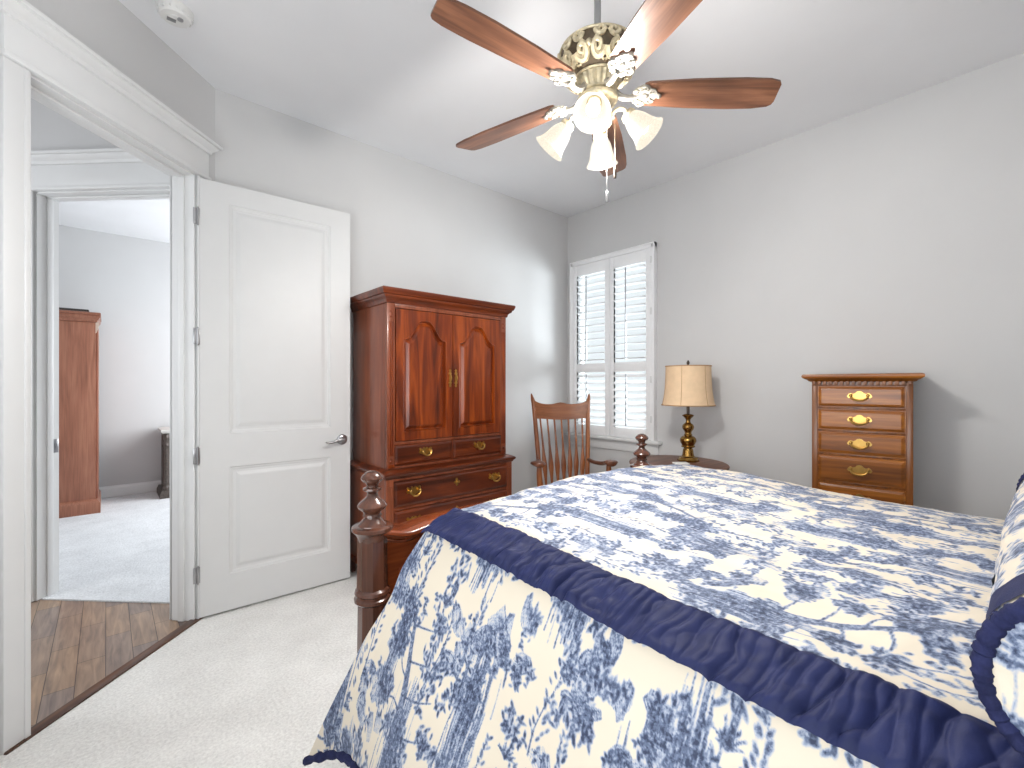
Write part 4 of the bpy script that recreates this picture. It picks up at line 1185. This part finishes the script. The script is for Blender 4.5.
# ---------------------------------------------------------------- ceiling fan
def build_fan():
    root = thing('ceiling_fan', 'five blade ceiling fan with ornate gold housing and lit glass shades', 'fan', (FAN.x, FAN.y, H))
    h = -H
    bm = BM(); lathe(bm, [(0.0, 0.0), (0.075, 0.0), (0.078, -0.02), (0.07, -0.05), (0.04, -0.085), (0.02, -0.095), (0.0, -0.095)], 32); obj('canopy', bm, M['fangold'], root)
    bm = BM(); tube(bm, [(0, 0, -0.08), (0, 0, 2.56+h)], 0.0125, 14); obj('downrod', bm, M['rod'], root)
    # housing
    dome = [(r*0.95, z-0.045) for r, z in [(0.02, 2.628), (0.06, 2.624), (0.105, 2.610), (0.134, 2.588), (0.146, 2.562), (0.145, 2.540), (0.134, 2.518), (0.116, 2.498), (0.096, 2.482), (0.078, 2.472)]]
    bm = BM(); lathe(bm, smooth_prof([(r, z+h) for r, z in dome], 4), 48); hs = obj('motor_housing', bm, M['fandark'], root)
    # scrollwork on the dome
    bm = BM()
    def dome_pt(th, t, lift=0.004):
        k = t*(len(dome)-1); i = min(int(k), len(dome)-2); f = k-i
        r = dome[i][0]*(1-f)+dome[i+1][0]*f + lift; z = dome[i][1]*(1-f)+dome[i+1][1]*f
        return (r*math.cos(th), r*math.sin(th), z+h)
    for k in range(7):
        th0 = 2*PI*k/7
        for s in (-1, 1):
            pts = []
            for i in range(30):
                a = i/29*2.6*PI; q = (1-i/29*0.82)
                pts.append(dome_pt(th0+s*(0.22+0.19*q*math.cos(a)), 0.68+0.15*q*math.sin(a)))
            tube(bm, pts, [0.0125*(1-0.4*i/29) for i in range(30)], 6)
            pts = [dome_pt(th0+s*(0.43-0.30*math.sin(PI*i/10)), 0.44+0.42*i/10) for i in range(11)]
            tube(bm, pts, [0.004+0.004*math.sin(PI*i/10) for i in range(11)], 6)
        for s in (-1, 1):
            pts = []
            for i in range(22):
                a = i/21*2.2*PI; q = (1-i/21*0.8)
                pts.append(dome_pt(th0+PI/7+s*(0.16+0.13*q*math.cos(a)), 0.44+0.10*q*math.sin(a)))
            tube(bm, pts, [0.0095*(1-0.4*i/21) for i in range(22)], 6)
        sphere(bm, dome_pt(th0, 0.62), 0.012); sphere(bm, dome_pt(th0+PI/7, 0.72), 0.010)
    for rr, zz, t in ((0.137, 2.533, 0.005), (0.084, 2.432, 0.006)): tube(bm, [(rr*math.cos(2*PI*k/60), rr*math.sin(2*PI*k/60), zz+h) for k in range(61)], t, 6, caps=False)
    obj('scrollwork', bm, M['fangold'], hs)
    bm = BM()
    lathe(bm, smooth_prof([(0.080, 2.436+h), (0.084, 2.431+h), (0.081, 2.426+h), (0.078, 2.42+h), (0.074, 2.41+h), (0.067, 2.397+h), (0.062, 2.386+h)], 3), 120, rib=lambda a, r, z: r*(1+0.035*math.cos(a*24)))
    lathe(bm, [(0.060, 2.388+h), (0.068, 2.384+h), (0.068, 2.376+h), (0.058, 2.370+h)], 40)
    obj('fluted_neck', bm, M['fangold'], root)
    bm = BM(); lathe(bm, smooth_prof([(0.058, 2.372+h), (0.068, 2.369+h), (0.074, 2.364+h), (0.074, 2.358+h), (0.070, 2.35+h), (0.050, 2.335+h), (0.044, 2.32+h), (0.052, 2.30+h), (0.054, 2.28+h), (0.042, 2.262+h), (0.022, 2.25+h), (0.014, 2.235+h), (0.0, 2.228+h)], 4), 40)
    obj('switch_housing', bm, M['fangold'], root)
    # blades
    for k in range(5):
        ang = R(30.5+72*k)
        Mz = Matrix.Rotation(ang, 4, 'Z'); pit = Matrix.Rotation(R(-11), 4, 'X'); base = Mz @ Matrix.Translation((0, 0, 2.385+h)) @ pit
        out = [(0.165, -0.044), (0.18, -0.052), (0.34, -0.064), (0.52, -0.069), (0.61, -0.066), (0.645, -0.058), (0.655, -0.046), (0.670, 0.030), (0.668, 0.046), (0.655, 0.056), (0.60, 0.065), (0.50, 0.068), (0.34, 0.063), (0.18, 0.051), (0.165, 0.044)]
        bm = BM(); prism(bm, out, -0.004, 0.004)
        b_ = obj('blade', bm, M['blade'], root); b_.matrix_local = base
        # ornate bracket
        bm = BM()
        arm = [(0.066, 0, 0.004), (0.085, 0, -0.014), (0.112, 0, -0.020), (0.14, 0, -0.012)]
        p = smooth_prof(arm, 5); tube(bm, p, [0.013-0.003*i/len(p) for i in range(len(p))], 8)
        prism(bm, [(0.128, -0.014), (0.14, -0.034), (0.158, -0.046), (0.178, -0.044), (0.19, -0.03), (0.208, -0.026), (0.216, -0.012), (0.232, 0.0), (0.216, 0.012), (0.208, 0.026), (0.19, 0.03), (0.178, 0.044), (0.158, 0.046), (0.14, 0.034), (0.128, 0.014)], -0.010, -0.004)
        for s in (-1, 1):
            for cx, cy, rr in ((0.162, 0.030, 0.017), (0.196, 0.018, 0.014), (0.140, 0.016, 0.012)):
                pts = []
                for i in range(20):
                    a = i/19*2.3*PI; q = 1-0.8*i/19; pts.append((cx+rr*q*math.cos(a), s*(cy+rr*q*math.sin(a)), -0.012))
                tube(bm, pts, 0.0042, 6)
        sphere(bm, (0.226, 0, -0.011), 0.009); sphere(bm, (0.172, 0, -0.012), 0.011, (1.4, 1, .6))
        obj('blade_bracket', bm, M['fanwhite'], b_)
    # lamp arms with bell shades
    for k in range(4):
        ang = R(212+90*k); c, s = math.cos(ang), math.sin(ang)
        tilt = R(42)
        bm = BM()
        p = smooth_prof([(0.05*c, 0.05*s, 2.30+h), (0.075*c, 0.075*s, 2.315+h), (0.098*c, 0.098*s, 2.308+h), (0.108*c, 0.108*s, 2.288+h)], 6)
        tube(bm, p, 0.007, 8)
        A0 = Vector((0.106*c, 0.106*s, 2.292+h)); ax = Vector((c*math.sin(tilt), s*math.sin(tilt), -math.cos(tilt)))
        q = Vector((0, 0, 1)).rotation_difference(ax).to_matrix().to_4x4(); T = Matrix.Translation(A0) @ q
        lathe(bm, [(0.012, -0.004), (0.024, 0.0), (0.028, 0.010), (0.026, 0.02), (0.022, 0.024)], 20, T)
        arm = obj('lamp_arm', bm, M['fangold'], root)
        prof = [(0.024, 0.016), (0.030, 0.024), (0.038, 0.042), (0.043, 0.062), (0.048, 0.085), (0.055, 0.104), (0.063, 0.116)]
        rows = [[T @ Vector((r*math.cos(2*PI*i/40), r*math.sin(2*PI*i/40), z)) for i in range(40)] for r, z in smooth_prof(prof, 4)]
        bm = BM(); strip(bm, rows, closed_u=True); obj('glass_shade', bm, M['frosted'], arm)
        bm = BM(); lathe(bm, smooth_prof([(0.011, 0.02), (0.012, 0.035), (0.020, 0.055), (0.024, 0.072), (0.020, 0.088), (0.010, 0.097), (0.0, 0.099)], 3), 16, T); obj('bulb', bm, M['bulb'], arm)
        l = bpy.data.lights.new('fan_bulb_light', 'SPOT'); l.energy = BULB_W; l.color = BULB_COL; l.shadow_soft_size = 0.03
        l.spot_size = R(172); l.spot_blend = 0.25
        lo = bpy.data.objects.new('fan_bulb_light', l); COL.objects.link(lo); lo.location = FAN + Vector((0, 0, H)) + A0 + ax*0.125
        lo.rotation_euler = ax.to_track_quat('-Z', 'Y').to_euler()
    g = bpy.data.lights.new('fan_glass_glow', 'POINT'); g.energy = GLOW_W; g.color = BULB_COL; g.shadow_soft_size = 0.05
    go = bpy.data.objects.new('fan_glass_glow', g); COL.objects.link(go); go.location = FAN + Vector((0, 0, 2.17))
    for x, y, zl, m in ((0.03, -0.02, 1.985, M['hinge']), (0.045, -0.045, 2.07, M['finial'])):
        bm = BM(); tube(bm, [(x, y, 2.27+h), (x, y, zl+0.04+h)], 0.0016, 6); lathe(bm, [(0.0, zl+0.045+h), (0.005, zl+0.04+h), (0.0065, zl+0.02+h), (0.005, zl+h), (0.0, zl-0.002+h)], 10, Matrix.Translation((x, y, 0)))
        obj('pull_chain', bm, m, root)
build_fan()

# ---------------------------------------------------------------- the room beyond the hall
def build_far_wardrobe():
    x1 = -3.635; root = thing('wardrobe', 'brown wooden wardrobe seen side on through the doorway', 'wardrobe', (-4.065, 3.43, 0.004))
    bm = BM(); box(bm, -0.385, 0.385, -0.33, 0.33, 0.10, 1.93, 0.004); obj('case', bm, M['farwood'], root)
    bm = BM(); moulding(bm, -0.385, 0.385, -0.33, 0.33, [(0.0, 1.93), (0.012, 1.935), (0.014, 1.95), (0.026, 1.965), (0.034, 1.98), (0.034, 1.99), (0.03, 2.0), (0.04, 2.005), (0.04, 2.025), (0.03, 2.03)]); obj('cornice', bm, M['farwood'], root)
    bm = BM(); moulding(bm, -0.385, 0.385, -0.33, 0.33, [(0.002, 0.14), (0.02, 0.125), (0.036, 0.10), (0.038, 0.0)]); obj('plinth', bm, M['farwood'], root)
    bm = BM(); box(bm, 0.385, 0.405, -0.30, 0.30, 0.14, 1.90, 0.004); obj('door', bm, M['farwood'], root)
    bm = BM(); prism(bm, [(0.0, 0.0), (0.022, 0.0), (0.03, -0.03), (0.02, -0.06), (0.012, -0.1), (0.0, -0.12)], -0.325, -0.29, Matrix.Translation((0.385, 0, 1.94)) @ XZ)
    obj('carved_bracket', bm, plain('worn_cream', (200, 180, 165), 0.6), root)
    bm = BM(); box(bm, -0.30, 0.33, -0.30, 0.22, 0, 0.03, 0.008)
    cs = thing('storage_case', 'flat dark case lying on top of the brown wardrobe', 'case', (-4.06, 3.43, 2.034))
    obj('case_body', bm, M['dark'], cs)
    bm = BM(); box(bm, -0.302, 0.332, -0.302, 0.222, 0.014, 0.017); obj('case_seam', bm, M['finial'], cs)
build_far_wardrobe()
def build_far_cabinet():
    root = thing('carved_cabinet', 'dark carved cabinet partly hidden behind the doorway jamb', 'cabinet', (-2.80, 3.55, 0.004))
    bm = BM(); box(bm, -0.30, 0.30, -0.17, 0.24, 0.06, 0.745, 0.004); obj('case', bm, M['darkcarve'], root)
    bm = BM(); moulding(bm, -0.30, 0.30, -0.17, 0.25, [(0.0, 0.735), (0.02, 0.74), (0.03, 0.755), (0.035, 0.765), (0.035, 0.78), (0.03, 0.783)]); obj('top', bm, plain('pale_stone', (214, 210, 204), 0.4), root)
    for x in (-0.285, 0.285):
        bm = BM()
        lathe(bm, smooth_prof([(0.03, 0.09), (0.036, 0.12), (0.022, 0.15), (0.034, 0.19), (0.026, 0.24), (0.028, 0.45), (0.024, 0.56), (0.036, 0.60), (0.022, 0.63), (0.034, 0.67), (0.04, 0.70), (0.03, 0.73)], 3), 16, Matrix.Translation((x, -0.18, 0)), rib=lambda a, r, z: r*(1+.08*math.cos(8*a)))
        obj('carved_column', bm, M['darkcarve'], root)
    bm = BM(); moulding(bm, -0.30, 0.30, -0.17, 0.24, [(0.03, 0.09), (0.035, 0.07), (0.045, 0.05), (0.045, 0.0)]); obj('plinth', bm, M['darkcarve'], root)
    for z0, z1 in ((0.12, 0.30), (0.32, 0.51), (0.53, 0.71)):
        d = drawer_front('drawer', root, -0.23, 0.23, z0, z1, -0.175, M['darkcarve'])
        bail_pull(d, 0, -0.185, (z0+z1)/2, 1.0, M['oldbrass'])
build_far_cabinet()
